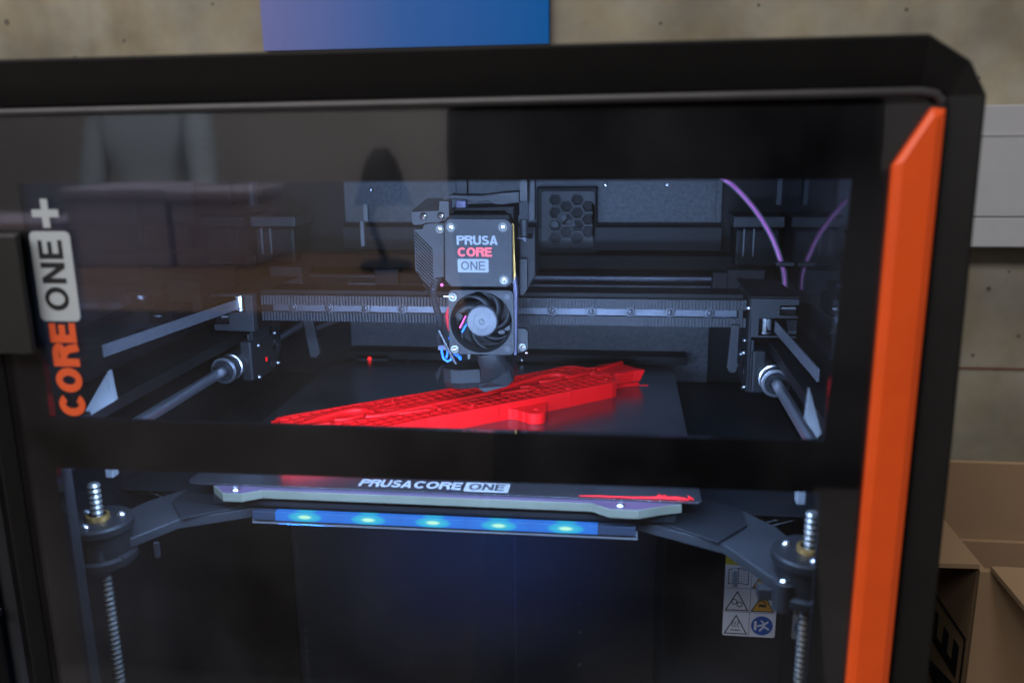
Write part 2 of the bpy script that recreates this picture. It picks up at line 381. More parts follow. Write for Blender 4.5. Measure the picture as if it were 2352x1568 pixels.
# ------------------------------------------------------------------ screws
def screw(parent, p, d, r=2.6, m='washer', name='screw', sock=.5):
    p = Vector(p)
    o = MB().lathe(p, d, [(r*1.0, 0), (r, .8), (r*.93, 1.1), (r*.62, 1.15), (r*.58, .7), (0.01, .7)], 20).obj(name, m, parent, smooth=True)
    MB().lathe(p, d, [(r*sock, .72), (r*sock*.8, 1.15), (r*sock*.4, 1.35), (.01, 1.4)], 12).obj('screw_socket', 'chrome', o, smooth=True)
    return o
def dome(parent, p, d, r=2., m='chrome', name='screw'):
    return MB().lathe(p, d, [(r, 0), (r, .5), (r*.85, 1.1), (r*.5, 1.5), (r*.45, 1.1), (.01, 1.)], 18).obj(name, m, parent, smooth=True)

# =================================================================== THE PRINTER
printer = thing('printer', 'black enclosed 3D printer with glass door, orange side strip and lit chamber', '3D printer', (12, 100, -345))
XL, XR, YB = -183, 200, 268          # chamber side and back planes
FL, FR, FB, FT = -171.5, 207.5, -345, 198.5

# outer frame: sloping picture-frame faces, mitred corners, chamfered outer corners
def frame_ring():
    mb = MB()
    def ring(o, y):
        x0, x1, z0, z1, c = o
        return [(x0, y, z0+c), (x0, y, z1-c), (x0+c, y, z1), (x1-c, y, z1), (x1, y, z1-c), (x1, y, z0+c), (x1-c, y, z0), (x0+c, y, z0)]
    A = ring((FL-2, FR, FB, FT+1.5, 20), -40); B = ring((FL, FR, FB, FT, 19), -72); Cc = ring((FL+9, 193.5, FB+20, 183, 7), -67); D = ring((FL+9, 193.5, FB+20, 183, 7), -50)
    loops = [A, B, Cc, D]; vs = [p for l in loops for p in l]; fs = []
    for k in range(3):
        for i in range(8): j = (i+1) % 8; fs.append((k*8+i, k*8+j, (k+1)*8+j, (k+1)*8+i))
    mb.add(vs, fs); return mb
# the right-hand corner is cut wider than high
def frame_shape():
    mb = MB()
    outer = [(FL, 150), (FL, FT-3), (FL+3, FT-.5), (187, FT+.8), (201, 190.5), (207, 179.5), (208.5, 60), (209.5, -60), (209.5, FB), (FL, FB)]
    inner = [(FL+6, 150), (FL+6, 178.6), (FL+8, 180.4), (188, 182.6), (191.2, 182.4), (195.2, 179.5), (196.2, 60), (196.6, -60), (196.6, FB+18), (FL+6, FB+18)]
    n = len(outer)
    L0 = [(x, -30, z) for x, z in outer]; L1 = [(x, -70, z) for x, z in outer]; L2 = [(x, -62.5 if z > 170 and x < 190 else -65, z) for x, z in inner]; L3 = [(x, -45, z) for x, z in inner]
    vs = L0+L1+L2+L3; fs = []
    for k in range(3):
        for i in range(n): j = (i+1) % n; fs.append((k*n+i, k*n+j, (k+1)*n+j, (k+1)*n+i))
    mb.add(vs, fs); return mb
frame_shape().obj('front_frame', 'frame', printer, bevel=1.2)
case = MB(); case.prism([(206, 178), (186, 196.5), (187, 199), (201, 190.5), (208.5, 178)], 1, -30, 360)
case.box(-192, -189, -30, 360, FB, FT-1).box(206, 208.5, -30, 360, FB, 178).box(-189, 206, 355, 358, FB, FT-1)
case.obj('outer_casing', 'frame', printer, bevel=.5)
MB().box(-192, 187, -30, 360, FT-.8, FT+.7).obj('top_cover', 'frame', printer, bevel=.5)
MB().box(-189, 206, -40, 355, FB, FB+4).obj('base_plate', 'black', printer)

# door
door = MB().box(-158, 193, -65.6, -64.6, -300, -298).obj('door', 'gloss', printer)
MB().box(-160, 195, -68, -66, -322, 177.2).obj('glass_pane', 'glass', door)
bz = MB()
bz.box(-165, 196, -65.5, -62, 152, 179.5)                                             # top band
bz.prism([(-165, 33), (165, 34.8), (196, 34.8), (196, 55), (164.5, 55), (-165, 55)], 1, -65.5, -62)   # middle bar
bz.box(-165, -148, -65.5, -62, 55.02, 151.98).box(-165, -149, -65.5, -62, -322, 32.98)
bz.prism([(164.5, 55.02), (196, 55.02), (196, 151.98), (167, 151.98)], 1, -65.5, -62)
bz.prism([(166, -322), (196, -322), (196, 34.78), (165, 34.78)], 1, -65.5, -62)
bz.obj('door_border', 'gloss', door)
# rounded top edge of the door, its rounded end turning down at the right
pts = [(-170, -68.5, 178.6), (0, -68.5, 179.7), (150, -68.5, 180.7), (186, -68.5, 181), (191, -68.5, 180.2), (193.5, -68.5, 177.5)]
MB().tube(pts, 1.5, 12).obj('door_edge', 'lip', door, smooth=True)
# grey facet in the upper right corner and the orange strip (bevelled edges, flat middle)
st = MB()
P = [(190.3, 175.8), (194.6, 175.2), (195.3, -320), (179.0, -320), (179.2, 156.5)]
Q = [(190.6, 172.8), (191.6, 172.3), (192.2, -318), (182.0, -318), (182.2, 158.2)]
n = len(P); vs = [(x, -66.2, z) for x, z in P]+[(x, -69.4, z) for x, z in P]+[(x, -70.6, z) for x, z in Q]
fs = [(i, (i+1) % n, (i+1) % n+n, i+n) for i in range(n)]+[(i+n, (i+1) % n+n, (i+1) % n+2*n, i+2*n) for i in range(n)]+[tuple(range(2*n, 3*n))]
st.add(vs, fs); st.obj('accent_strip', 'orange', door, bevel=.5)
# window reveals: thin inner edges that catch the chamber light
MB().box(-150.6, -149.2, -61.5, -55, -312, 30).obj('window_edge', 'grey', door, bevel=.3)
MB().box(166.6, 167.8, -61.5, -55, -312, 30).obj('window_edge', 'grey', door, bevel=.3)
# handle on the left
MB().prism([(-144.5, -76), (-143.5, -75), (-148, -68.2), (-170, -68.2), (-170, -76)], 2, 85.5, 133).obj('handle', 'handle', door, bevel=1.2)
# printed lettering on the glass, reading upwards: CORE [ONE] +
YT = -68.3
bx = rrect(-144, -126.8, 97.6, 133.6, 2.2)
MB().prism(bx, 1, YT-.05, YT+.1).obj('letter_badge', 'text_door', door)
UX, UZ = (0, 0, 1), (-1, 0, 0)          # reading direction up, cap height to the left
NR = (0, -1, 0)
word('ONE', (-130.6, YT-.02, 102), UX, UZ, 10.2, 28.3, .17, 'text_k', door, gap=.12, nrm=NR)
word('CORE', (-129.6, YT+.1, 57.6), UX, UZ, 11.4, 39.3, .245, 'text_o', door, gap=.05, nrm=NR)
letter('plus_sign', '+', (-130.3, YT+.1, 135), UX, UZ, 11.2, .27, 'text_door', door, nrm=NR)
# dust on the lower pane
du = MB()
for i in range(230):
    x = random.gauss(-70, 28); z = random.uniform(-75, 25)
    if not -145 < x < 160: continue
    r = random.uniform(.04, .10); du.add([(x-r, -68.12, z), (x, -68.12, z-r), (x+r, -68.12, z), (x, -68.12, z+r), (x, -68.12-r, z)], [(0, 1, 4), (1, 2, 4), (2, 3, 4), (3, 0, 4)])
for i in range(60):
    x = random.uniform(-50, -25)+0; z = random.uniform(-75, 5); x = -44+(z*-.02)+random.gauss(0, .5)
    r = .09; du.add([(x-r, -68.12, z), (x, -68.12, z-r), (x+r, -68.12, z), (x, -68.12, z+r), (x, -68.12-r, z)], [(0, 1, 4), (1, 2, 4), (2, 3, 4), (3, 0, 4)])
du.obj('dust_specks', 'trunk', door, kind='stuff')

# chamber walls
MB().box(XL-3, XL, -55, YB+4, FB+6, 190).obj('side_panel', 'wallside', printer)
MB().box(XR, XR+3, -55, YB+4, FB+6, 190).obj('side_panel', 'wallside', printer)
MB().box(XL, XR, YB, YB+3, FB+6, 190).obj('back_wall', 'black', printer)
MB().box(XL, XR, -55, YB, 186, 189).obj('chamber_ceiling', 'black', printer)
MB().box(XL, XR, -55, YB, FB+6, FB+10).obj('chamber_floor', 'panel_dark', printer)
# rear panels: pale upper panel, dark recess, pale lower panel, dark lower chamber
bp_ = MB().box(-122, 160, 264, YB-.2, 103.3, 185).obj('rear_panel', 'panel', printer, bevel=.4)
for x in (-100, 76, 120): dome(bp_, (x, 264, 130.5 if x > 0 else 128), (0, -1, 0), 1.6, 'steel')
MB().box(155.4, 156, 263.6, 264, 103.5, 160).obj('panel_seam', 'grey', bp_)
MB().box(-122, 160, 255, YB-.2, 83.6, 101).obj('rear_shelf', 'panel_dark', printer, bevel=.5)
MB().box(-180, 195, 240, 262, 72, 82).obj('rear_beam', 'black', printer, bevel=.5)
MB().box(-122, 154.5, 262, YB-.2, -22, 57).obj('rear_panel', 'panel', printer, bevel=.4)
MB().box(-120, 138, 244, 262, .5, 6.8).obj('nozzle_wiper_bar', 'black', printer, bevel=.4)
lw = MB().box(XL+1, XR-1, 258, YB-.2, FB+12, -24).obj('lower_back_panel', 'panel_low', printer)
MB().box(6.2, 6.9, 257.4, 258.2, -290, -150).obj('panel_seam', 'bracket', lw)
for z in (-205, -232, -262): dome(lw, (60, 258, z), (0, -1, 0), 1.4, 'steel')
# rear cross tube and end blocks
MB().cyl((26, 240, 65.6), (152, 240, 65.6), 3.6, 20).obj('cross_tube', 'rail', printer, smooth=True)
MB().cyl((-160, 240, 65.6), (-74, 240, 65.6), 1.2, 12).obj('cross_rod', 'rail', printer, smooth=True)
MB().box(152.5, 163, 232, 250, 59, 71.5).obj('tube_mount', 'grey', printer, bevel=.5)
MB().box(-92, -74, 232, 250, 60, 72).obj('tube_mount', 'grey', printer, bevel=.5)
MB().box(-74, 26, 236, 246, 60.5, 68.5).obj('rear_crossbar', 'panel_dark', printer, bevel=.5)
# stepper motors in the rear corners
for sx in (1, -1):
    f = (lambda x: x) if sx == 1 else (lambda x: 17-x)
    x0, x1 = sorted((f(166), f(196)))
    mt = MB().box(x0, x1, 226, 258, 76.5, 103).obj('stepper_motor', 'black', printer, bevel=2)
    MB().box(x0-2, x1+2, 224, 260, 104, 111.5).obj('motor_cap', 'grey', mt, bevel=.8)
    a = sorted((f(162), f(187))); MB().box(a[0], a[1], 226, 250, 58, 74.5).obj('motor_bracket', 'grey', mt, bevel=.6)
    for dx in (5, 11.6): MB().box(x0+dx, x0+dx+.8, 225.2, 226.2, 84, 103).obj('motor_seam', 'bracket', mt)
    MB().box(*sorted((f(190), f(193))), 215, 222, 120, 150).obj('corner_post', 'grey', mt)
MB().box(-96, -93, 226, 230, 108, 120).obj('wiring_clip', 'bracket', printer)
MB().box(-99, -96.4, 226, 230, 90, 108).obj('wiring_clip', 'bracket', printer)
# black rear fan housing with honeycomb grille
fanh = MB().box(26, 70.5, 256, 263.8, 60, 130).obj('rear_fan_housing', 'black', printer, bevel=1.2)
holes = []
pr_ = 4.35
for r in range(-3, 3):
    for q in range(-3, 4):
        cx = 48+q*8.0; cz = 107+(r*9.2)+(4.6 if q % 2 else 0)
        if 29.5 < cx-4 and cx+4 < 68.5 and 86.5 < cz-4 and cz+4 < 126.6:
            holes.append([(cx+4.7*math.cos(math.radians(60*i)), cz+4.15*math.sin(math.radians(60*i))/ .95) for i in range(6)])
MB().prism(rrect(30, 68.5, 86, 127, 2), 1, 252, 253.2, holes).obj('honeycomb_grille', 'brush', fanh)
for i, (cx, cz) in enumerate([(44.5, 108), (51, 103), (39, 102), (46, 99)]):
    MB().cyl((cx, 255.2, cz), (cx, 255.8, cz), 3.6, 6).obj('grille_backing', 'panel', fanh)
screw(fanh, (66.4, 255.5, 75.2), (0, -1, 0), 2.3)

# side beams and rods that carry the gantry
for sx in (1, -1):
    f = (lambda x: x) if sx == 1 else (lambda x: 23-x)
    a = sorted((f(176), f(XR if sx == 1 else 206)))
    if sx == 1: a[1] = XR
    else: a[0] = XL
    MB().box(a[0], a[1], -45, 255, 40.5, 46.8).obj('side_beam', 'black', printer, bevel=.3)
    x = 177 if sx == 1 else -153.5
    MB().cyl((x, -50, 28.6), (x, 250, 28.6), 3.1, 20).obj('linear_rod', 'rod', printer, smooth=True)
# bright triangular gussets at the front corners
MB().add([(-141.9, -31, 66.3), (-140.7, -31, 52.2), (-155.5, -31, 43.6), (-155.9, -31, 46.5)]+[(-141.9, -28, 66.3), (-140.7, -28, 52.2), (-155.5, -28, 43.6), (-155.9, -28, 46.5)],
         [(0,1,2,3),(7,6,5,4),(0,4,5,1),(1,5,6,2),(2,6,7,3),(3,7,4,0)]).obj('corner_gusset', 'bracket', printer)
MB().add([(y[0], -31, y[1]) for y in ((165.4, 65.5), (171.4, 46.5), (169.8, 44.6), (164.6, 51.9))]+[(y[0], -28, y[1]) for y in ((165.4, 65.5), (171.4, 46.5), (169.8, 44.6), (164.6, 51.9))],
         [(0,1,2,3),(7,6,5,4),(0,4,5,1),(1,5,6,2),(2,6,7,3),(3,7,4,0)]).obj('corner_gusset', 'bracket', printer)

# =================================================================== GANTRY
gan = MB().box(-141, 161, 139, 160, 55.5, 73.4).obj('gantry_beam', 'black', printer, bevel=.4)
def belt(z0, z1, xa, xb):
    mb = MB(); mb.box(xa, xb, 136.3, 137, z0, z1)
    x = xa+.3
    while x < xb-1.2: mb.box(x, x+1.1, 134.8, 136.3, z0+.05, z1-.05); x += 2.0
    return mb
for (a, b, x0, x1) in ((64.3, 70.4, -139, 162.5), (54.0, 59.7, -139, 162.8)):
    belt(a, b, x0, x1).obj('toothed_belt', 'belt', gan)
rail = MB().box(-132, 157.5, 136.6, 139, 59.9, 64.25).obj('linear_rail', 'rail', gan, bevel=.25)
sx0 = None
for i in range(12):
    x = 141.4-23.6*i
    if x < -125: break
    if -28 < x < 38: continue
    ring = MB().lathe((x, 136.5, 62.5), (0, -1, 0), [(2.9, 0), (2.9, .9), (2.1, 1.0), (2.0, .1)], 20)
    MB().cyl((x, 136.55, 62.3), (x, 136.5, 62.3), 3.5, 20).obj('screw_recess', 'text_k', gan)
    if sx0 is None: sx0 = ring.obj('rail_screw', 'rail', gan, smooth=True); MB().lathe((x, 136.5, 62.6), (0, -1, 0), [(1.3, 0), (1.2, .8), (.6, 1.1), (.01, 1.1)], 12).obj('screw_socket', 'rail', sx0, smooth=True)
    else: dup(sx0, (x-141.4, 0, 0))
MB().box(158, 160.5, 134.5, 138, 59.5, 65.5).obj('rail_stop', 'grey', gan)
# end blocks
bl = MB().prism([(-166.9, 49.3), (-140.5, 48.8), (-140.2, 72.4), (-167.2, 72.0), (-167.2, 71.2), (-145.4, 71.3), (-145.3, 61.5), (-156.7, 60.9), (-156.7, 53.3), (-166.9, 53.1)], 1, 125, 131).obj('gantry_end_block', 'grey', gan, bevel=.3)
MB().box(-168, -140.4, 131.2, 160, 48.8, 60.4).obj('block_body', 'black', bl)
MB().add([(-167, 125.2, 72.3), (-140.2, 125.2, 72.7), (-128, 172, 75.5), (-150, 172, 75.5), (-167, 125.2, 73.3), (-140.2, 125.2, 73.7), (-128, 172, 76.5), (-150, 172, 76.5)],
         [(3,2,1,0),(4,5,6,7),(0,1,5,4),(1,2,6,5),(2,3,7,6),(3,0,4,7)]).obj('block_top_plate', 'black', bl, bevel=.2)
def pulley(x, z0, z1, par, r=4.2, y=130.5):
    o = MB().lathe((x, y, z0), (0, 0, 1), [(.1, 0), (r+.9, 0), (r+.9, .6), (r, .7), (r, z1-z0-.7), (r+.9, z1-z0-.6), (r+.9, z1-z0), (.1, z1-z0)], 28).obj('idler_pulley', 'chrome', par, smooth=True); return o
pulley(-150.6, 61.9, 70.9, bl)
MB().cyl((-163, 129.5, 57.2), (-157, 129.5, 57.2), 1.6, 14).obj('tension_screw', 'steel', bl, smooth=True)
br = MB().prism([(163.7, 73.5), (190.7, 73.5), (190.7, 69.9), (180.1, 69.7), (180.3, 63.6), (190.6, 63.2), (190.6, 62.2), (168.7, 61.9), (168.7, 51.6), (190.5, 51.4), (190.5, 50.4), (164.5, 50.4)], 1, 125, 131).obj('gantry_end_block', 'grey', gan, bevel=.3)
MB().box(163.8, 190, 131.2, 160, 62.2, 73).obj('block_body', 'black', br)
MB().prism([(184.5, 60.6), (190.3, 60.8), (190.3, 52.8), (186, 52.8)], 1, 126, 130).obj('belt_guide', 'grey', br)
MB().add([(163.5, 125.2, 73.8), (191, 125.2, 73.8), (185, 172, 76), (160, 165, 78), (163.5, 125.2, 75), (191, 125.2, 75), (185, 172, 77), (160, 165, 79)],
         [(3,2,1,0),(4,5,6,7),(0,1,5,4),(1,2,6,5),(2,3,7,6),(3,0,4,7)]).obj('block_top_plate', 'black', br, bevel=.2)
pulley(173.4, 52.3, 61.4, br)
MB().cyl((181, 129, 67.4), (189.5, 129, 67.4), 1.5, 14).obj('tension_screw', 'steel', br, smooth=True)
# belts running to the front
MB().ribbon((-152, 126.5, 65.6), (-166, 4, 66.3), 6.2, (0, 0, 1), .9).obj('side_belt', 'beltside', gan)
MB().ribbon((178.4, 127, 57.0), (182.5, 30, 54.5), 6.4, (0, 0, 1), .9).obj('side_belt', 'beltside', gan)
# steel side plates with cut-outs, seen on edge, and the brackets behind them
def slot(cy, cz, a, b, t):
    return [(cy+a*math.cos(u)*math.cos(t)-b*math.sin(u)*math.sin(t), cz+a*math.cos(u)*math.sin(t)+b*math.sin(u)*math.cos(t)) for u in [2*math.pi*i/12 for i in range(12)]]
hl = [slot(158, 43, 5, 3.4, .6), slot(147, 33, 3, 4, .3), slot(162, 31, 4.5, 4.5, 0), slot(139, 26, 3, 4.2, 0), slot(151, 21.5, 3.2, 3, .4)]
pl = MB().prism([(127, 17), (133, 15.5), (160, 16.5), (171, 28), (174, 50), (174, 71), (127.2, 72)], 0, -144.3, -142.8, hl).obj('side_plate', 'black2', gan, bevel=.15)
MB().box(-145.6, -144.4, 125.4, 127.5, 17, 47).obj('plate_edge', 'grey', pl)
MB().add([(-126, 168, 56), (-119, 168, 56), (-114.5, 168, 24), (-117, 168, 21), (-121.5, 168, 21.5)]+[(-126, 172, 56), (-119, 172, 56), (-114.5, 172, 24), (-117, 172, 21), (-121.5, 172, 21.5)],
         [(0,1,2,3,4),(9,8,7,6,5)]+[(i, (i+1) % 5, (i+1) % 5+5, i+5) for i in range(5)]).obj('bracket_arm', 'grey', pl, bevel=.4)
MB().ribbon((-120, 172, 40), (-60, 230, 60), 3, (0, 0, 1), 3).obj('cable_stay', 'grey', pl)
for (y, z) in ((130, 66), (131, 57), (133, 38), (131, 17.5), (163, 18.5), (160, 40), (169, 73)):
    dome(pl, (-142.8, y, z), (1, -.2, 0), 1.3, 'steel')
MB().box(-142.6, -142.2, 143, 145, 24.6, 27.2).obj('status_led', 'red_led', pl)
hr = [slot(158, 43, 5, 3.4, .6), slot(147, 33, 3, 4, .3), slot(162, 31, 4.5, 4.5, 0), slot(139, 26, 3, 4.2, 0)]
prt = MB().prism([(127, 16.5), (160, 16.5), (176, 28), (180, 50), (178, 77), (127.2, 73)], 0, 163.4, 165, hr).obj('side_plate', 'black2', gan, bevel=.15)
MB().box(165.1, 166.3, 125.0, 127.3, 17, 48.5).obj('plate_edge', 'grey', prt)
MB().prism([(154, 56), (158.5, 56), (158.2, 27.6), (156.2, 26.4), (153.6, 27.4), (152.6, 29.5)], 1, 132, 136).obj('bracket_arm', 'grey', prt, bevel=.4)
for (y, z) in ((130, 67), (140, 45), (150, 34), (132, 18), (168, 22), (141, 37)):
    dome(prt, (163.4, y, z), (-1, -.3, 0), 1.5, 'steel')
# linear bearings and housings round the rods
for x, par, s_ in ((-153.2, pl, 1), (176.6, prt, -1)):
    hs = MB().box(min(x+s_*3, x+s_*11), max(x+s_*3, x+s_*11), 122, 150, 17, 43).obj('bearing_housing', 'black2', par, bevel=1.5)
    b_ = MB().lathe((x, 104, 28.6), (0, 1, 0), [(3.4, 4), (3.6, .6), (7.0, .0), (8.2, .2), (8.4, 1.2), (7.5, 1.6), (7.5, 9), (8.4, 9.5), (8.4, 10.5), (7.6, 11), (7.6, 30)], 36).obj('linear_bearing', 'steel', par, smooth=True)
    MB().lathe((x, 103.9, 28.6), (0, 1, 0), [(3.5, .3), (4.4, -.1), (6.2, -.1), (6.4, .2)], 36).obj('bearing_seal', 'black2', b_, smooth=True)

# =================================================================== TOOLHEAD
th = MB().box(-7.5, 27.8, 84, 125, 86, 126).obj('toolhead', 'black', printer, bevel=1.5)
cov = MB().prism([(-7.6, 121.5), (-5, 124), (26.3, 123.9), (29.4, 120.6), (29.2, 89.4), (26.3, 86.9), (-4.7, 86.8), (-8.2, 90.4)], 1, 80, 83.4).obj('motor_cover', 'brush', th, bevel=.45)
for x, z in ((-3.8, 119.5), (24.6, 119.7), (24.9, 91.1)):
    MB().lathe((x, 80.02, z), (0, -1, 0), [(3.1, .0), (3.1, .1), (2.7, .12), (2.7, 0)], 24).obj('screw_recess', 'text_k', cov)
    screw(th, (x, 80, z), (0, -1, 0), 2.45)
F = (1, 0, 0); U = (0, 0, 1)
word('PRUSA', (-1, 80, 110), F, U, 4.95, 22.5, .2, 'text_w', cov, gap=.05)
word('CORE', (-.6, 80, 103.6), F, U, 4.95, 18.9, .205, 'text_r', cov, gap=.05)
MB().prism(rrect(-.8, 16.3, 94.9, 102.25, .8), 1, 79.86, 80.02).obj('letter_badge', 'text_w', cov)
word('ONE', (1.1, 79.86, 96.2), F, U, 4.8, 13.4, .14, 'text_k', cov, gap=.12)
MB().prism([(29.0, 121.4), (30.0, 120.4), (30.6, 92), (29.7, 90)], 1, 83.6, 85).obj('brass_shim', 'brass', th)
MB().prism([(27.4, 90.2), (30.6, 93), (31.4, 84), (30.6, 47.5), (29.2, 47.5), (29.2, 88)], 1, 84, 90).obj('cover_flank', 'lilac', th, bevel=.3)
# left cheek: clamp bracket above, ribbed plate below
ck = MB().prism([(-25.6, 117.6), (-25.8, 95), (-18.3, 85), (-15.6, 89.2), (-14, 91), (-9.4, 91.3), (-8.6, 121), (-14, 121.6), (-19.8, 120.8), (-21, 117.8)], 1, 84.6, 95).obj('ribbed_cheek', 'brush', th, bevel=.35)
k = 0; z = 116.2
while z > 87.5:
    xa, za = -25.0, z; xb = -15.6
    zb = za-(xb-xa)*1.02
    if za < 95.4: xa = -25.0+(95.4-za)*.72
    za2 = z-(xa+25)*1.02
    if za2-zb > 1 and xb-xa > 1.2:
        MB().add([(xa, 84.65, za2-.6), (xa, 84.65, za2+.6), (xb, 84.65, zb+.6), (xb, 84.65, zb-.6), (xa, 83.7, za2+.1), (xb, 83.7, zb+.1)],
                 [(0, 4, 5, 3), (1, 2, 5, 4), (0, 1, 4), (3, 5, 2)]).obj('rib', 'brush', ck)
    z -= 1.95
MB().prism([(-26, 127.5), (-26, 121.6), (-24.8, 120.4), (-20.6, 120.6), (-19, 121.6), (-11, 121.8), (-7.6, 123.8), (-5.3, 125), (-5.3, 133.4), (-10.4, 133.4), (-10.8, 128.2)], 1, 82, 92).obj('clamp_bracket', 'brush', th, bevel=.5)
MB().add([(-26, 82.4, 127.7), (-10.6, 82.4, 128.4), (-10.6, 96, 134), (-20, 96, 134), (-26, 86, 128.6)], [(0, 1, 2, 3, 4)]).obj('clamp_top', 'text_k', th)
for x, z in ((-19.3, 125.2), (-9.6, 125.6)): dome(th, (x, 82, z), (0, -1, 0), 2.1)
screw(th, (-10.9, 84.6, 118), (0, -1, 0), 2.35)
# top cable carrier
MB().prism([(-8.8, 135.4), (-8.8, 133.2), (-2, 133), (1.5, 132.6), (4.5, 131.2), (7, 130.6), (12, 132), (16, 130.4), (22, 129.8), (31.3, 131), (31.3, 137), (20, 136.2), (10, 134.9), (0, 135)], 1, 100, 118).obj('cable_carrier', 'brush', th, bevel=.4)
MB().box(-5.8, .8, 106, 112, 135.2, 150).obj('cable_boot', 'black2', th, bevel=.6)
MB().box(-4.2, 1.6, 96, 104, 128, 132.4).obj('latch_tab', 'lilac', th, bevel=.5)
MB().prism([(-7, 127), (24, 127), (29, 122), (29, 129.5), (-6, 128.6)], 1, 92, 120).obj('upper_shell', 'black', th, bevel=.5)
# right flank: posts and lower guard
MB().prism([(32, 165), (32, 131.5), (36.3, 131.3), (36.3, 165)], 1, 95, 103).obj('hose_post', 'brush', th, bevel=1)
MB().prism([(37, 165), (35.8, 121.5), (37.2, 120.2), (40, 121), (40, 165)], 1, 100, 108).obj('hose_post', 'brush', th, bevel=.8)
MB().cyl((33.7, 99, 112.5), (33.7, 99, 121.8), 2.3, 20).obj('hinge_barrel', 'grey', th, smooth=True)
MB().prism([(31.2, 112), (38, 111.4), (40.2, 119), (40.2, 90.4), (36, 83.2), (33, 79), (31, 79.6)], 1, 98, 120).obj('flank_body', 'black2', th, bevel=.8)
MB().prism([(31.4, 100.2), (36, 100.2), (35.9, 83.2), (33, 79.3), (31.2, 79.9)], 1, 95, 98).obj('flank_pad', 'brush', th, bevel=.6)
MB().add([(29.5, 96, 112), (35.5, 96, 112), (35, 96, 109.4), (33, 96, 111)], [(0, 1, 2, 3)]).obj('flank_clip', 'rail', th)
# part-cooling fan
FX, FZ = 11.5, 66.9
ffr = MB().prism(rrect(-6.7, 29.8, 48.6, 84.9, 3), 1, 80, 83, [circ(FX, FZ, 17.3, 48)]).obj('fan_frame', 'brush', th, bevel=.35)
MB().lathe((FX, 83.2, FZ), (0, 1, 0), [(17.3, -.2), (17.5, 10), (17.4, 12), (0.01, 12)], 48).obj('fan_duct', 'grey', th, smooth=True)
for i, (a, r) in enumerate([(160, 14.2), (178, 14.2), (196, 13.6), (320, 12.8), (300, 13.5), (338, 14)]):
    MB().cyl((FX+r*math.cos(math.radians(a)), 92.3, FZ+r*math.sin(math.radians(a))), (FX+r*math.cos(math.radians(a)), 91.4, FZ+r*math.sin(math.radians(a))), 1.9, 14).obj('duct_hole', 'text_k', th)
hub = MB().lathe((FX, 90, FZ), (0, -1, 0), [(8.6, 0), (8.7, 6.6), (8.1, 7.2), (4.7, 7.35), (4.6, 7.2), (1.7, 7.25), (1.6, 6.9), (1.3, 6.9), (1.2, 7.6), (.01, 7.7)], 48).obj('fan_hub', 'hub', th, smooth=True)
for k in range(7):
    mb = MB(); vs = []
    for i in range(9):
        r = 8.5+i*.98; a = math.radians(k*360/7+14+i*6.2)
        for (dy, da) in ((88.6, -.26), (84.6, .16)):
            vs.append((FX+r*math.cos(a+da), dy, FZ+r*math.sin(a+da)))
    fs = [(2*i, 2*i+1, 2*i+3, 2*i+2) for i in range(8)]
    mb.add(vs, fs); o = mb.obj('fan_blade', 'grey', hub, smooth=True)
    sd = o.modifiers.new('thick', 'SOLIDIFY'); sd.thickness = .0005
for (x, z) in ((-3.9, 81.2), (-3.6, 51.5)): screw(ffr, (x, 80, z), (0, -1, 0), 2.5)
for (x, z) in ((26.4, 81.5), (26.2, 51.9)):
    MB().lathe((x, 79.96, z), (0, -1, 0), [(1.55, 0), (1.5, .04), (.01, .04)], 18).obj('screw_hole', 'text_k', ffr)
MB().cyl((-1.4, 84.5, 62.6), (2.2, 84.5, 69.6), .5, 8).obj('wire', 'pink_wire', th)
MB().cyl((-.2, 84.5, 60.2), (2.6, 84.5, 64.8), .5, 8).obj('wire', 'blue_wire', th)
# right ear with screw
MB().prism([(29.9, 62.2), (35.4, 62), (36.8, 60.4), (37, 50.6), (34.2, 48.6), (31, 47.8), (29.9, 48.4)], 1, 88, 92).obj('side_ear', 'brush', th, bevel=.5)
screw(th, (33.7, 88, 51.4), (0, -1, 0), 2.3)
dome(th, (34.6, 100, 45.2), (0, -1, 0), 1.1)
MB().cyl((-10.5, 88, 79.7), (-6.4, 88, 79.7), .45, 8).obj('cooling_pin', 'chrome', th)
# corrugated cable loom on the left with wires
loom_pts = [(-12.6, 88, 90.5), (-14.6, 86, 88.5), (-15.6, 84, 84), (-15.4, 83.5, 79), (-14.4, 83.5, 74.5), (-13.2, 83.5, 70.5), (-12.4, 84, 66.5), (-12.8, 84, 63), (-13.4, 84, 60), (-13.3, 84, 56), (-12.6, 84, 52.5)]
fine = []; rad = []
for i in range(len(loom_pts)-1):
    a, b = Vector(loom_pts[i]), Vector(loom_pts[i+1])
    for t_ in range(10): fine.append(a.lerp(b, t_/10)); rad.append(2.15 if t_ % 2 else 1.6)
MB().tube(fine, rad, 12).obj('cable_loom', 'loom', th)
MB().tube([(-14.2, 80.5, 63), (-12, 79.5, 62.6), (-8.5, 79, 54), (-5, 79.5, 46.5), (-3, 80.5, 43)], [.3, .85, .85, .85, .6], 4).obj('cable_tie', 'black2', th)
tk = MB()
for i in range(26):
    t_ = i/25; x = -11.9+(8.7*t_); z = 62.2-18.6*t_; tk.box(x-.55, x+.55, 78.0, 78.3, z-.16, z+.16)
tk.obj('cable_tie_teeth', 'text_w', th)
MB().tube([(-12.3, 86, 52), (-12.2, 85, 48), (-11.2, 84.5, 44.6), (-9, 84.5, 43), (-7, 85, 44), (-6.6, 85, 46)], .75, 8).obj('wire', 'blue_wire', th, smooth=True)
MB().tube([(-9.2, 86, 50.5), (-8.9, 85, 47.5), (-9.6, 84.5, 45)], .7, 8).obj('wire', 'blue_wire', th, smooth=True)
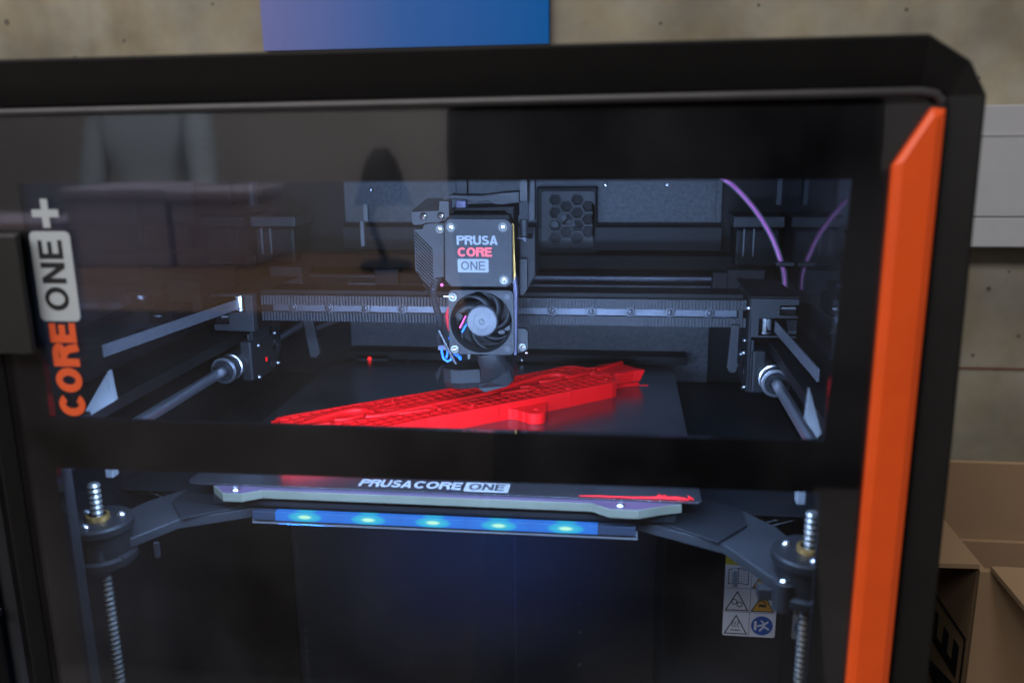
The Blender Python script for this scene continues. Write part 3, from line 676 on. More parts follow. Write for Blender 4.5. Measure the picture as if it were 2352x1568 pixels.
MB().tube([(-5, 83.6, 48), (-3.4, 83.6, 47.4), (-1.6, 83.6, 45.8), (-1.4, 84, 44.4)], [1, 1.1, 1.1, .9], 8).obj('wire', 'blue_wire', th, smooth=True)
MB().tube([(-7.5, 84, 57), (-6, 83, 56.2), (-5.6, 83, 55.4)], .8, 8).obj('wire', 'blue_wire', th, smooth=True)
MB().tube([(-7.4, 89, 74), (-9.5, 89, 69), (-9, 89, 64), (-8, 89, 60)], 1.1, 8).obj('wire', 'red_wire', th, smooth=True)
MB().tube([(-11.5, 86, 87.5), (-10.8, 86, 86)], .9, 8).obj('wire', 'pink_wire', th)
MB().box(-14.4, -9, 85, 90, 49.5, 52.2).obj('loom_connector', 'lilac', th)
htr = MB().cyl((2.1, 92, 43), (2.1, 92, 49.2), 1.2, 16).obj('heater_screw', 'washer', th, smooth=True)
# air ducts under the fan
dl = MB()
bot = [(-15.5, 104), (-14.6, 99), (-9.6, 96), (-4.2, 95.2), (7.6, 99), (8, 116), (-12, 116)]
botz = [(x*.96-.2, y+1, 0) for x, y in bot]
vs = [(x, y, 35) for x, y in bot]+[(x, y, 27) for x, y in bot]+[(x*.93, y+2.5, 22.6) for x, y in bot]
n = len(bot); fs = [tuple(range(n))]+[(i, (i+1) % n, (i+1) % n+n, i+n) for i in range(n)]+[(i+n, (i+1) % n+n, (i+1) % n+2*n, i+2*n) for i in range(n)]+[tuple(range(2*n, 3*n))]
dl.add(vs, fs).obj('air_duct', 'brush', th, bevel=.5)
MB().add([(-15, 104, 35.2), (-16.8, 103, 35.4), (-20.8, 104, 29.4), (-19.6, 105, 24.2), (-17.6, 104, 29.6), (-15, 105, 31)]+[(-15, 106, 35.2), (-16.8, 105, 35.4), (-20.8, 106, 29.4), (-19.6, 107, 24.2), (-17.6, 106, 29.6), (-15, 107, 31)],
         [(0, 1, 2, 3, 4, 5), (11, 10, 9, 8, 7, 6)]+[(i, (i+1) % 6, (i+1) % 6+6, i+6) for i in range(6)]).obj('duct_fin', 'black2', th)
# curved duct on the right: stacked sections sweeping down to the left
secs = [[(7, 21.5), 46, 90, 104], [(7.5, 23), 41, 90, 106], [(8.4, 25.4), 37, 92, 110], [(8, 26.8), 33, 96, 116], [(6.6, 27), 28, 99, 120], [(5.8, 26), 24.6, 101, 122], [(8, 22), 21.2, 104, 120]]
vs = []
for (xa, xb), z, y0, y1 in secs:
    mx = (xa+xb)/2
    vs += [(xa, y1, z-.4), (xa, y0+1.5, z-.6), (xa+2.5, y0, z-.8), (mx, y0-.5, z), (xb-3, y0+1, z+1), (xb, y0+5, z+1.5), (xb, y1, z+1.5)]
fs = [tuple(range(7))]
for k in range(len(secs)-1): fs += [(k*7+i, k*7+(i+1) % 7, (k+1)*7+(i+1) % 7, (k+1)*7+i) for i in range(7)]
fs.append(tuple(range((len(secs)-1)*7, len(secs)*7)))
MB().add(vs, fs).obj('air_duct', 'brush', th, smooth=True)
MB().add([(5.6, 100, 25.4), (5.4, 100.5, 22.4), (9.4, 100, 20.2), (23, 100, 24.2), (26.6, 101, 27.6), (24.6, 96.5, 36.4), (20, 96, 32.6), (13, 96.5, 28.2)]+[(5.6, 103, 25.4), (5.4, 103, 22.4), (9.4, 103, 20.2), (23, 103, 24.2), (26.6, 103, 27.6), (24.6, 100, 36.4), (20, 100, 32.6), (13, 100, 28.2)],
         [tuple(range(8)), tuple(range(15, 7, -1))]+[(i, (i+1) % 8, (i+1) % 8+8, i+8) for i in range(8)]).obj('duct_scoop', 'grey', th, bevel=.6)
MB().lathe((3.5, 112, 23), (0, 0, -1), [(2.6, 0), (2.4, 1.5), (.01, 1.5)], 16).obj('nozzle', 'brass', th, smooth=True)

# filament tube arcing over the right side
fp = [(120, 222, 155), (133, 212, 150), (152.9, 200, 138.3), (162.7, 200, 130.8), (174.7, 200, 117.4), (185, 200, 101.9), (191.6, 198, 86.3), (194.5, 196, 76), (195, 194, 66)]
def smooth_pts(p, k=6):
    out = []
    for i in range(len(p)-1):
        a, b, c, d = Vector(p[max(i-1, 0)]), Vector(p[i]), Vector(p[i+1]), Vector(p[min(i+2, len(p)-1)])
        for j in range(k):
            t = j/k; out.append(.5*((2*b)+(c-a)*t+(2*a-5*b+4*c-d)*t*t+(3*b-a-3*c+d)*t**3))
    out.append(Vector(p[-1])); return out
tb = MB().tube(smooth_pts(fp), 2.1, 14).obj('filament_tube', 'tube', printer, smooth=True)
MB().tube(smooth_pts(fp), 1.25, 10).obj('filament', 'magenta', tb, smooth=True)
MB().box(188, 199, 190, 198, 83, 85).obj('tube_clip', 'text_k', tb)

# =================================================================== HEATBED AND ITS CARRIAGE
hb = MB().prism([(-113, 0), (-104, -9), (-94.5, -9), (-86, -3.6), (76, -3.6), (84.5, -9.4), (98, -9.4), (110, -3.5), (118, -1), (120, 236), (-120, 236)], 2, -5.2, -1.0).obj('heatbed', 'cream', printer, bevel=.3)
MB().prism([(-112, 0), (-103.7, -8.4), (-94.8, -8.4), (-86.2, -3.2), (76, -3.2), (84.7, -8.8), (97.7, -8.8), (110, -3), (117, -.6), (119, 235), (-119, 235)], 2, -1.0, -.85).obj('board_face', 'purple_board', hb)
for x in (-99, 89.5): dome(hb, (x, -5.2, -.9), (0, 0, 1), 2.3, 'steel')
MB().box(-114, 116, 0, 236, -11.5, -5.4).obj('bed_carriage', 'panel_dark', printer, bevel=1)
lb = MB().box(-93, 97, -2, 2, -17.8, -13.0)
lb.obj('light_bar', 'led', printer, bevel=.4, loc=(-1, -2, -15.2))  # added glowing bar in place of the chamber LEDs' reflection
MB().box(-94, 98, -.5, 5, -20.4, -17.9).obj('light_bar_tray', 'bracket', printer, bevel=.3)  # tray under the added reflection bar
# arms and lead-screw nuts on both sides
for sd in (1, -1):
    f = (lambda x: x) if sd == 1 else (lambda x: 10.5-x)
    arm = [(98, 6), (136, -14), (152, -42), (159, -49), (169, -42), (171, -16), (163, 6), (151, 22), (132, 36), (106, 30)]
    a_ = [(f(x), y) for x, y in arm]
    ob = MB().prism(a_, 2, -18.5, -13.5).obj('bed_arm', 'grey', printer, bevel=.6)
    MB().prism([(f(x), y) for x, y in ((101, 8), (134, -15), (149, 4), (148, 20), (131, 33), (108, 27))], 2, -13.4, -12.2).obj('arm_plate', 'black2', ob, bevel=.3)
    cx, cy = (168.5 if sd == 1 else -151.5), -38
    nt_ = MB().lathe((cx, cy, -24), (0, 0, 1), [(.1, 0), (14.5, 0), (15.5, 1), (15.5, 4), (13.5, 5), (13.8, 16), (15.6, 17), (15.6, 20), (14.8, 21), (.1, 21)], 36).obj('lead_screw_nut', 'black2', printer, smooth=True)
    MB().lathe((cx, cy, -3.1), (0, 0, 1), [(5.4, 0), (5.2, 2.2), (4, 2.4)], 20).obj('brass_nut', 'brass', nt_, smooth=True)
    for a in (30, 150, 270):
        dome(nt_, (cx+10*math.cos(math.radians(a)), cy+10*math.sin(math.radians(a)), -3.1), (0, 0, 1), 2, 'steel')
    bxx = f(157.5)
    MB().cyl((bxx, -46, -13.6), (bxx, -46, -26), 4.6, 18).obj('arm_boss', 'grey', ob, smooth=True)
    dome(ob, (bxx, -46, -13.4), (0, 0, 1), 2.8, 'chrome')
    MB().box(min(bxx-sd*2, bxx-sd*10), max(bxx-sd*2, bxx-sd*10), -44, -38, -24, -18.6).obj('arm_boss', 'grey', ob, bevel=.5)
    MB().box(f(140)-1, f(140)+1, -30, -28, -26, -18.6).obj('arm_pin', 'grey', ob)
    # threaded screw
    pts = []; rr = []
    zz = -330
    while zz < 14: pts.append((cx+.0, cy, zz)); rr.append(2.9); pts.append((cx, cy, zz+1.3)); rr.append(2.1); zz += 2.6
    MB().tube(pts, rr, 14).obj('lead_screw', 'washer', printer)
    MB().box(cx-sd*3-1.8, cx-sd*3+1.8, cy+8, cy+13, 14, 40).obj('screw_support', 'bracket', printer, bevel=.3)
    # parallel twin seams on the floor plate behind the arms
    sm = MB()
    for o_ in (0, 5): sm.ribbon((f(150), 20+o_, -24), (f(188), 44+o_, -24), .5, (0, 1, 0), .5)
    sm.obj('carriage_wire', 'bracket', ob)
MB().box(-182, -119, 40, 235, -26, -24.4).obj('carriage_wing', 'panel_dark', printer)
MB().box(119, 199, 40, 235, -26, -24.4).obj('carriage_wing', 'panel_dark', printer)
# sensor with a red diode behind the bed
sn = MB().box(-113, -88, 244, 250, -1, 4.2).obj('bed_sensor', 'grey', printer, bevel=.4)
MB().lathe((-102.5, 244, 1.0), (0, -1, 0), [(1.35, 0), (1.3, .4), (.8, .8), (.01, .9)], 16).obj('status_led', 'red_led', sn, smooth=True)
for x, z in ((-72.4, -4), (15.5, 0)): dome(sn, (x, 243.8, z+3), (0, -1, 0), 1.7, 'steel')
# floor pans either side of the bed, seen past it
MB().box(129, 199, 30, 262, -19, -17).obj('side_pan', 'panel_dark', printer)
MB().box(-182, -129, 30, 262, -19, -17).obj('side_pan', 'panel_dark', printer)

# warning label on the rear column
col = MB().box(120, 199, 152, 256, FB+12, -30).obj('rear_column', 'panel_dark', printer, bevel=.6)
def LQ(u, v, d=0.):               # sticker coordinates: u 0..1 left to right, v 0..1 top to bottom, on the column's front
    x = 160.2+u*34.4; return (x, 151.9-d, -103+(-59)*v-u*7.5*0)
def lpoly(pts, m, name, d):
    a = [LQ(u, v, d) for u, v in pts]; b = [LQ(u, v, d-.12) for u, v in pts]; k = len(pts)
    return MB().add(a+b, [tuple(range(k))]+[(i, (i+1) % k, (i+1) % k+k, i+k) for i in range(k)]).obj(name, m, lab)
def lline(pts, t, m, name, d, closed=False):
    mb = MB()
    if closed: pts = list(pts)+[pts[0]]
    sc_ = (34.4, 59.)
    for q in stroke2d([(u*sc_[0], v*sc_[1]) for u, v in pts], t):
        a = [LQ(p[0]/sc_[0], p[1]/sc_[1], d) for p in q]; mb.add(a, [(0, 1, 2, 3)])
    return mb.obj(name, m, lab)
lab = MB().prism(rrect(160.2, 194.6, -162, -103, 1.5), 1, 151.7, 151.98).obj('warning_label', 'label_w', printer)
lpoly([(.0, 0.005), (1, .005), (1, .115), (0, .115)], 'label_y', 'yellow_band', .35)
for v in (.40, .695): lline([(0.02, v), (.98, v)], .3, 'text_k', 'grid_line', .33)
lline([(.5, .12), (.5, .995)], .3, 'text_k', 'grid_line', .34)
def tri(cu, cv, w_=.21, h_=.115): return [(cu, cv-h_), (cu+w_, cv+h_), (cu-w_, cv+h_)]
for cu, cv in ((.25, .56), (.25, .855)): lline(tri(cu, cv), .75, 'text_k', 'warning_triangle', .36, True)
for cu, cv in ((.74, .27), (.74, .56)):
    lpoly(tri(cu, cv), 'label_a', 'warning_triangle', .36); lline(tri(cu, cv), .7, 'text_k', 'triangle_outline', .42, True)
lline([(.66, .60), (.80, .605)], 1.9, 'text_k', 'hand_mark', .45); lline([(.66, .56), (.72, .53), (.8, .58)], .8, 'text_k', 'hand_mark', .46)
for cu, cv in ((.20, .57), (.30, .60)): lline([(cu+.05*math.cos(i*math.pi/5), cv+.03*math.sin(i*math.pi/5)) for i in range(10)], .6, 'text_k', 'gear_mark', .37, True)
for k_ in range(3): lline([(.19+.05*k_+.014*math.sin(i*1.3), .81+.013*i) for i in range(7)], .5, 'text_k', 'heat_mark', .37)
lline([(.15, .925), (.34, .925)], .7, 'text_k', 'heat_mark', .38)
lline([(.07, .17), (.25, .155), (.44, .17), (.44, .35), (.25, .335), (.07, .35)], .6, 'text_k', 'book_mark', .36, True)
lline([(.25, .155), (.25, .335)], .6, 'text_k', 'book_mark', .37)
for a_, b_ in ((.10, .16), (.10, .34)): pass
for v in (.19, .22, .25, .28, .31): 
    lline([(.10, v), (.22, v-.005)], .3, 'text_k', 'book_mark', .38); lline([(.28, v-.005), (.41, v)], .3, 'text_k', 'book_mark', .38)
lpoly([(.745+.205*math.cos(i*math.pi/16), .855+.12*math.sin(i*math.pi/16)) for i in range(32)], 'label_b', 'blue_disc', .36)
lline([(.62, .80), (.62, .91)], 1.6, 'label_w', 'plug_mark', .42); lline([(.66, .86), (.78, .84), (.86, .80)], 1.2, 'label_w', 'plug_mark', .43)
lline([(.70, .92), (.78, .86), (.88, .90)], 1.2, 'label_w', 'plug_mark', .44); lline([(.72, .79), (.80, .83)], 1., 'label_w', 'plug_mark', .45)

# =================================================================== STEEL SHEET AND THE RED PRINT
sheet = thing('build_sheet', 'dark satin steel build sheet lying on the heated bed under the red print', 'build plate', (0, 120, -.8))
MB().prism([(-127.5, 3), (-125.5, .4), (-122, 0), (126, 0), (127.5, 1.5), (127.5, 236), (123.5, 240), (-116, 240), (-122, 234), (-127.5, 226)], 2, -.8, 0).obj('sheet', 'sheet', sheet, bevel=.15)
MB().box(-122, 126, -.35, .0, -.75, -.1).obj('sheet_edge', 'rail', sheet)
word('PRUSA', (-39.5, 4.0, 0), (1, 0, 0), (0, 1, 0), 8.6, 26.5, .19, 'text_sheet', sheet, gap=.05)
word('CORE', (-12, 4.0, 0), (1, 0, 0), (0, 1, 0), 8.6, 24, .19, 'text_sheet', sheet, gap=.05)
MB().prism(rrect(13.5, 35.5, 2.6, 13.4, 1), 2, 0.02, .14).obj('letter_badge', 'text_sheet', sheet)
word('ONE', (15.6, 4.2, .14), (1, 0, 0), (0, 1, 0), 7.6, 17.8, .15, 'text_k', sheet, gap=.1)

prn = thing('printed_part', 'bright red plastic lattice part lying diagonally on the build sheet', 'printed part', (0, 128, 0))
ZT = 10.5
far = [(-108, 72.4), (-102.4, 78), (-59, 110.8), (-6.1, 149.5), (41, 190.3), (47.7, 197.3), (53.6, 200.6), (57.8, 200.6), (63.1, 198.0), (66.8, 196.4), (71.2, 197.8), (76.6, 205.5), (88, 215.2), (90.4, 213)]
near = [(86.2, 168.8), (86.6, 165.2), (84, 161.4), (42.3, 127.2), (-21.9, 78.8), (-46.1, 57.5), (-75, 34), (-84, 30), (-90, 31), (-97, 44), (-103.5, 61), (-107.6, 69)]
outline = far+[(86.5, 208), (79.5, 196.5), (77.5, 186), (83.6, 181.8), (85.4, 173)]+near
def offset_poly(poly, d):
    # inward offset; works for either winding
    area_ = sum(poly[i-1][0]*poly[i][1]-poly[i][0]*poly[i-1][1] for i in range(len(poly)))
    s_ = 1 if area_ > 0 else -1; out = []
    n = len(poly)
    for i in range(n):
        p0, p, p1 = Vector(poly[i-1]), Vector(poly[i]), Vector(poly[(i+1) % n])
        a = (p-p0).normalized(); b = (p1-p).normalized(); n1 = Vector((-a.y, a.x))*s_; n2 = Vector((-b.y, b.x))*s_
        m = (n1+n2); m = m.normalized() if m.length > 1e-6 else n1; out.append(tuple(p+m*d/max(.5, m.dot(n1))))
    return out
inner = offset_poly(outline, 1.3)
MB().prism(offset_poly(outline, .1), 2, .02, 3.0).obj('part_floor', 'red', prn)
MB().prism(outline, 2, 2.6, ZT, [inner]).obj('outer_wall', 'red', prn)
MB().prism(offset_poly(outline, .7), 2, .01, 2.6).obj('foot_ledge', 'red', prn)
# lattice bands: far band between the outline and the hooked ridges, near band between the channel and the near wall
bandA = offset_poly([(-109, 66), (-102.4, 78), (-59, 110.8), (-6.1, 149.5), (41, 190.3), (47.7, 197.3), (53.6, 200.6), (57.8, 200.6), (63.1, 198), (70, 192), (66, 184), (57, 179), (46, 184), (36, 178.5), (23.3, 161), (14, 147), (5.2, 134), (-3, 128), (-20, 112), (-40, 97), (-50, 92), (-60, 96.5), (-69, 95.5), (-76, 88), (-86, 74), (-94, 60), (-100, 55)], .2)
bandB = offset_poly([(-82, 60), (-75, 64.5), (-56.8, 75.8), (-45, 84), (-30, 99.5), (-22, 100.5), (-15.2, 110), (0, 119), (13.2, 128.5), (24, 142), (36, 152.5), (48, 160), (60, 169.8), (72, 180), (82, 180.5), (85.4, 173), (86.2, 168.8), (84, 161.4), (42.3, 127.2), (-21.9, 78.8), (-46.1, 57.5), (-75, 34), (-84, 31), (-92, 36), (-94, 46)], .2)
def inside(p, poly):
    c = False; n = len(poly)
    for i in range(n):
        a, b = poly[i], poly[i-1]
        if (a[1] > p[1]) != (b[1] > p[1]) and p[0] < (b[0]-a[0])*(p[1]-a[1])/(b[1]-a[1])+a[0]: c = not c
    return c
def rim(poly, z0, z1, t):
    return MB().prism(poly, 2, z0, z1, [offset_poly(poly, t)])
lat = MB()
for band in (bandA, bandB):
    for fam in (0, 1):
        d = Vector((1, 1)).normalized() if fam == 0 else Vector((1, -1)).normalized()
        nn = Vector((-d.y, d.x)); sp = 6.55; k0 = Vector((51.6, 162)).dot(nn)
        for k in range(-45, 46):
            base = nn*(k0+k*sp); runs = []; cur = None
            t = -320
            while t < 320:
                p = base+d*t; ins = inside(p, band)
                if ins and cur is None: cur = t
                if not ins and cur is not None: runs.append((cur, t)); cur = None
                t += .4
            for a, b in runs:
                a += .7; b -= .7
                if b-a > .8:
                    zt = ZT-.15-.01*fam
                    lat.ribbon((base.x+d.x*a, base.y+d.y*a, (2.9+zt)/2), (base.x+d.x*b, base.y+d.y*b, (2.9+zt)/2), zt-2.9, (0, 0, 1), 1.05)
lat.obj('lattice', 'red', prn)
rim(bandA, 2.9, ZT-.05, .9).obj('lattice_rim', 'red', prn)
rim(bandB, 2.9, ZT-.05, .9).obj('lattice_rim', 'red', prn)
# hooked ridges and short bars in the channel
def ridge(pts, r=1.35, z=10.0, name='ridge'):
    ps = smooth_pts([(x, y, z) for x, y in pts], 5); mb = MB(); mb.tube(ps, r, 12)
    for i in range(len(ps)-1):
        a, b = ps[i], ps[i+1]; mb.ribbon((a.x, a.y, 6.4), (b.x, b.y, 6.4), 6.8, (0, 0, 1), r*1.9)
    return mb.obj(name, 'red', prn, smooth=True)
ridge([(-95, 50), (-92.8, 55.6), (-83.6, 72.7), (-76, 83.5), (-70, 89.5), (-63.5, 91.5), (-58, 89.3), (-55, 86)], 1.7)
ridge([(-57, 79.7), (-50, 81.8), (-38, 91), (-20, 107), (-5, 120.5), (5.2, 130), (14, 141.5), (23.3, 155), (33, 167.5), (40, 175), (46.4, 178), (51.5, 176), (54.5, 171.6)], 1.7)
ridge([(-73.3, 72.1), (-66.2, 75), (-59.8, 82.6)], 1.1)
ridge([(36.1, 159.7), (43.7, 163.3), (49.3, 169.4)], 1.1)
ridge([(14.7, 131.1), (22, 136), (30.9, 140.9)], 1.2)
ridge([(-40.1, 86.6), (-31, 91), (-23.7, 95.8)], 1.2)
ridge([(25.4, 146.1), (30.7, 147.6), (35, 144.6), (37.5, 140.3)], 1.3)
ridge([(-29, 101.5), (-24, 103), (-19.5, 100.5), (-17, 96)], 1.3)
ridge([(54.5, 171.6), (60, 176.5), (66.5, 183.8)], 1.2)
ridge([(-86, 60), (-80, 62.5), (-74, 66)], 1.2)
ridge([(74, 191), (80, 199), (86, 207.5), (90, 212)], 1.5, 10.3)
for x, y in ((1.1, 103.7), (55.9, 147.9), (79.5, 167.4), (-48.8, 108.4), (-55, 59.9), (70.5, 186), (18, 157)):
    MB().lathe((x, y, 3.), (0, 0, 1), [(3.1, 0), (3.1, 7.4), (2.6, 7.7), (1.5, 7.7), (1.2, 5.0), (.01, 5.0)], 22).obj('screw_boss', 'red', prn, smooth=True)
# striped tail and the raised block beyond the notch
for i in range(9):
    o_ = i*1.75; MB().ribbon((70.5+o_*.62, 184.5-o_*.55+1, 9.2), (88.5+o_*.74, 211-o_*.78, 9.2), 1.9, (0, 0, 1), .95).obj('tail_rib', 'red', prn)
MB().prism([(72, 184), (82, 178), (100.5, 197.5), (90, 210)], 2, 2.6, 7.6).obj('tail_plate', 'red', prn)
tl = MB(); pts = [(83.4, 181.2), (88.4, 183.4), (98, 190.3), (105.8, 193.4), (104.6, 195.6), (99.4, 198.8), (93, 194.4)]
k = len(pts); vs = [(x-(3.2 if x > 100 else 0), y-(1.2 if x > 100 else 0), 3.0) for x, y in pts]+[(x, y, ZT) for x, y in pts]
tl.add(vs, [tuple(range(k-1, -1, -1)), tuple(range(k, 2*k))]+[(i, (i+1) % k, (i+1) % k+k, i+k) for i in range(k)]); tl.obj('tail_block', 'red', prn, bevel=.3)
MB().prism([(85, 180.6), (89, 183.5), (93, 186), (101.8, 190.4), (101.4, 192.4), (92, 189)], 2, .02, 2.6).obj('tail_foot', 'red', prn, bevel=.4)
MB().box(101, 108, 191.3, 191.9, .02, .5).obj('loose_strand', 'red', prn)
# ear with a hole
ear = [(20, 112), (24, 111.6), (28, 110.2), (31, 107.6)]+[(38.3+6.5*math.cos(math.radians(a)), 110.2+6.5*math.sin(math.radians(a))) for a in range(210, 375, 15)]+[(44.4, 128), (36, 124)]
MB().prism(ear, 2, .02, 6.6, [circ(38.5, 111.2, 2.2, 16)]).obj('screw_ear', 'red', prn, bevel=.4)

pl_ = tag(MB().tube([(70, 1.4, .5), (80, 1.9, .5), (95, 1.4, .6), (108, 2.2, .7), (116, 2.2, .8), (121, 1.6, .6)], [.2, .25, .35, .5, .8, .4], 8).obj('purge_line', 'red', None, smooth=True),
          'thin red bead of plastic along the front right edge of the build sheet', 'plastic bead')
blob = MB()
for i in range(16): x = random.uniform(106, 123); blob.tube([(x, 1.8, .5), (x+random.uniform(-3, 3), 1+random.uniform(0, 3), random.uniform(.6, 2)), (x+random.uniform(-3, 3), 2, .6)], .28, 6)
tag(blob.obj('plastic_blob', 'red', None), 'small tangle of red plastic at the front right corner of the sheet', 'plastic scrap')
tag(MB().box(-1, 10, 78, 78.35, 0.03, .2).obj('plastic_thread', 'text_w', None), 'thin pale thread lying on the sheet in front of the red ear', 'thread').rotation_euler[2] = math.radians(-52)

# =================================================================== WALL, TRUNKING, POSTER, BOX, BENCH
struct(MB().box(-3500, 3500, 450, 480, -1100, 2400).obj('concrete_wall', 'concrete', None))
struct(MB().box(-3500, 3500, -4000, 450, -1140, -1100).obj('floor', 'floor', None))
struct(MB().box(-900, 1400, -120, 440, -375, -345).obj('bench_top', 'benchtop', None, bevel=2))
tr_ = thing('cable_trunking', 'white plastic cable trunking fixed along the concrete wall right of the printer', 'cable trunking', (900, 430, 120))
MB().box(215, 1900, 417, 449.5, 66.5, 92.3).obj('trunking_base', 'trunk', tr_, bevel=1)
MB().box(215, 1900, 416.5, 449.5, 92.9, 186.5).obj('trunking_lid', 'trunk', tr_, bevel=1)
MB().box(215, 1900, 415.8, 416.6, 161.2, 162.6).obj('trunking_groove', 'trunk', tr_)
tag(MB().box(-249, 20.5, 440, 449.5, 245, 700).obj('wall_panel', 'poster', None, bevel=.6), 'glossy panel printed in a lilac to blue gradient on the concrete wall', 'wall panel')
tag(MB().box(200, 1200, 449.3, 449.8, -52.6, -50.2).obj('chalk_line', 'marker', None), 'thin red marking line drawn along the concrete wall', 'marking line')

bx_ = thing('cardboard_box', 'open brown cardboard box beside the printer with its flaps folded outward', 'box', (460, 200, -345))
BX0, BX1, BY0, BY1, BZ = 297, 640, 101, 175, -80
MB().box(BX0, BX1, BY0, BY0+4, -345, BZ).obj('front_side', 'kraft', bx_, bevel=.5)
lf = MB().box(BX0, BX0+4, BY0+4, BY1, -345, BZ).obj('left_side', 'kraft', bx_, bevel=.5)
MB().box(BX0+4, BX1, BY1-4, BY1, -345, -95).obj('back_side', 'kraft_in', bx_)
MB().box(BX0+4, BX1, BY1+1, BY1+5, -345, -42).obj('back_flap', 'kraft_in', bx_, bevel=.5)
MB().box(BX1-4, BX1, BY0+4, BY1-4, -345, BZ).obj('right_side', 'kraft', bx_)
MB().box(BX0+4, BX1-4, BY0+4, BY1-4, -345, -341).obj('box_base', 'kraft', bx_)
def slab(p, t, m, name):
    a = [Vector(q) for q in p]; n = (a[1]-a[0]).cross(a[2]-a[0]).normalized()*t
    MB().add(a+[q-n for q in a], [(0, 1, 2, 3), (7, 6, 5, 4), (0, 4, 5, 1), (1, 5, 6, 2), (2, 6, 7, 3), (3, 7, 4, 0)]).obj(name, m, bx_, bevel=.4)
slab([(BX0, 102, -79.5), (222, 108, -84), (226, 168, -80), (BX0, 172, -79)], 3.5, 'kraft_in', 'left_flap')
slab([(302, 100.5, -79.5), (640, 100.5, -79.5), (640, 0, -92), (311, 20, -90)], 3.5, 'kraft_in', 'front_flap')
slab([(300, 60, -186), (640, 60, -186), (640, 98, -182), (300, 98, -182)], 3.5, 'kraft_in', 'packing_flap')
# printed letters on the left side of the box
for i, ch in enumerate('VE'):
    letter('letter', ch, (BX0, 160, -192+i*31), (0, 0, 1), (0, -1, 0), 44, .2, 'text_k', lf, .85, nrm=(-1, 0, 0), lift=.15)
lfr = MB()
for (y0, y1, z0, z1) in ((108, 110, -300, -128), (110, 172, -130, -128)): lfr.box(BX0-.5, BX0-.2, y0, y1, z0, z1)
lfr.obj('printed_border', 'text_k', lf)

# black equipment to the left of the printer, only a sliver in view
eq = thing('equipment_case', 'black equipment case standing left of the printer in deep shade', 'equipment case', (-360, 60, -345))
MB().box(-520, -198, -40, 300, -345, 150).obj('case_body', 'darkkit', eq, bevel=4)
MB().box(-500, -205, -44, -40, -300, 120).obj('case_front', 'black', eq, bevel=2)
MB().box(-340, -203, -47, -44, -52, -49).obj('trim_strip', 'lilac', eq)

# =================================================================== ROOM IN FRONT OF THE PRINTER (mirrored in the door)
struct(MB().box(-3500, 3500, -3300, -3270, -1100, 2400).obj('room_wall', 'plaster', None))
tb_ = thing('work_table', 'brown wooden work table across the room, mirrored in the printer door', 'table', (-1100, -1750, -1100))
MB().box(-2300, 300, -2420, -1500, -235, -200).obj('table_top', 'wood', tb_, bevel=3)
for x, y in ((-2260, -2380), (280, -2380), (-2260, -1540), (280, -1540)):
    MB().box(x-25, x+25, y-25, y+25, -1100, -235).obj('leg', 'darkkit', tb_)
for nm, x0, x1, y0, y1, z0, z1, lb_ in (
    ('storage_box', -1500, -1200, -2390, -2100, -200, 25, 'tall pale lilac storage box at the left end of the far work table'),
    ('storage_box', -1180, -960, -2390, -2100, -200, 18, 'pale lilac storage box in the middle of the far work table'),
    ('storage_box', -2050, -1540, -2390, -2100, -200, -70, 'low wide lilac storage box at the outer end of the far work table')):
    t_ = thing(nm, lb_, 'storage box', ((x0+x1)/2, (y0+y1)/2, z0))
    MB().box(x0, x1, y0, y1, z0, z1-30).obj('box_body', 'whitebox', t_, bevel=8)
    MB().box(x0-8, x1+8, y0-8, y1+8, z1-29, z1).obj('box_lid', 'whitebox', t_, bevel=6)
MB().box(-2300, 290, -2400, -1520, -1100, -236).obj('drawer_unit', 'floor', tb_, bevel=4)
lp = thing('desk_lamp', 'small dark desk lamp on the far work table', 'lamp', (-560, -2100, -200))
MB().cyl((-560, -2100, -200), (-560, -2100, -180), 70, 24).obj('lamp_base', 'darkkit', lp, bevel=3)
MB().tube([(-560, -2100, -180), (-600, -2100, -60), (-570, -2100, 60)], 10, 8).obj('lamp_arm', 'darkkit', lp)
MB().lathe((-560, -2100, 130), (0, 0, -1), [(20, 0), (45, 40), (80, 150)], 20).obj('lamp_shade', 'darkkit', lp, smooth=True)

def skin_fig(name, m, joints, edges, parent):
    """one continuous surface grown round a posed skeleton; joints: name -> (x, y, z, radius)"""
    ks = list(joints); c = WLOC[parent.name] if parent else Vector()
    me = bpy.data.meshes.new(name)
    me.from_pydata([tuple(Vector(joints[k][:3])*S-c) for k in ks], [(ks.index(a), ks.index(b)) for a, b in edges], [])
    me.materials.append(M[m]); o = bpy.data.objects.new(name, me); C.objects.link(o)
    if parent: o.parent = parent
    md = o.modifiers.new('skin', 'SKIN')
    for i, k in enumerate(ks):
        r = joints[k][3]; r = (r, r) if not isinstance(r, tuple) else r
        me.skin_vertices[0].data[i].radius = (r[0]*S, r[1]*S); me.skin_vertices[0].data[i].use_root = (i == 0)
    ss = o.modifiers.new('sub', 'SUBSURF'); ss.levels = 2; ss.render_levels = 2
    for p in me.polygons: p.use_smooth = True
    WLOC[o.name] = c; return o
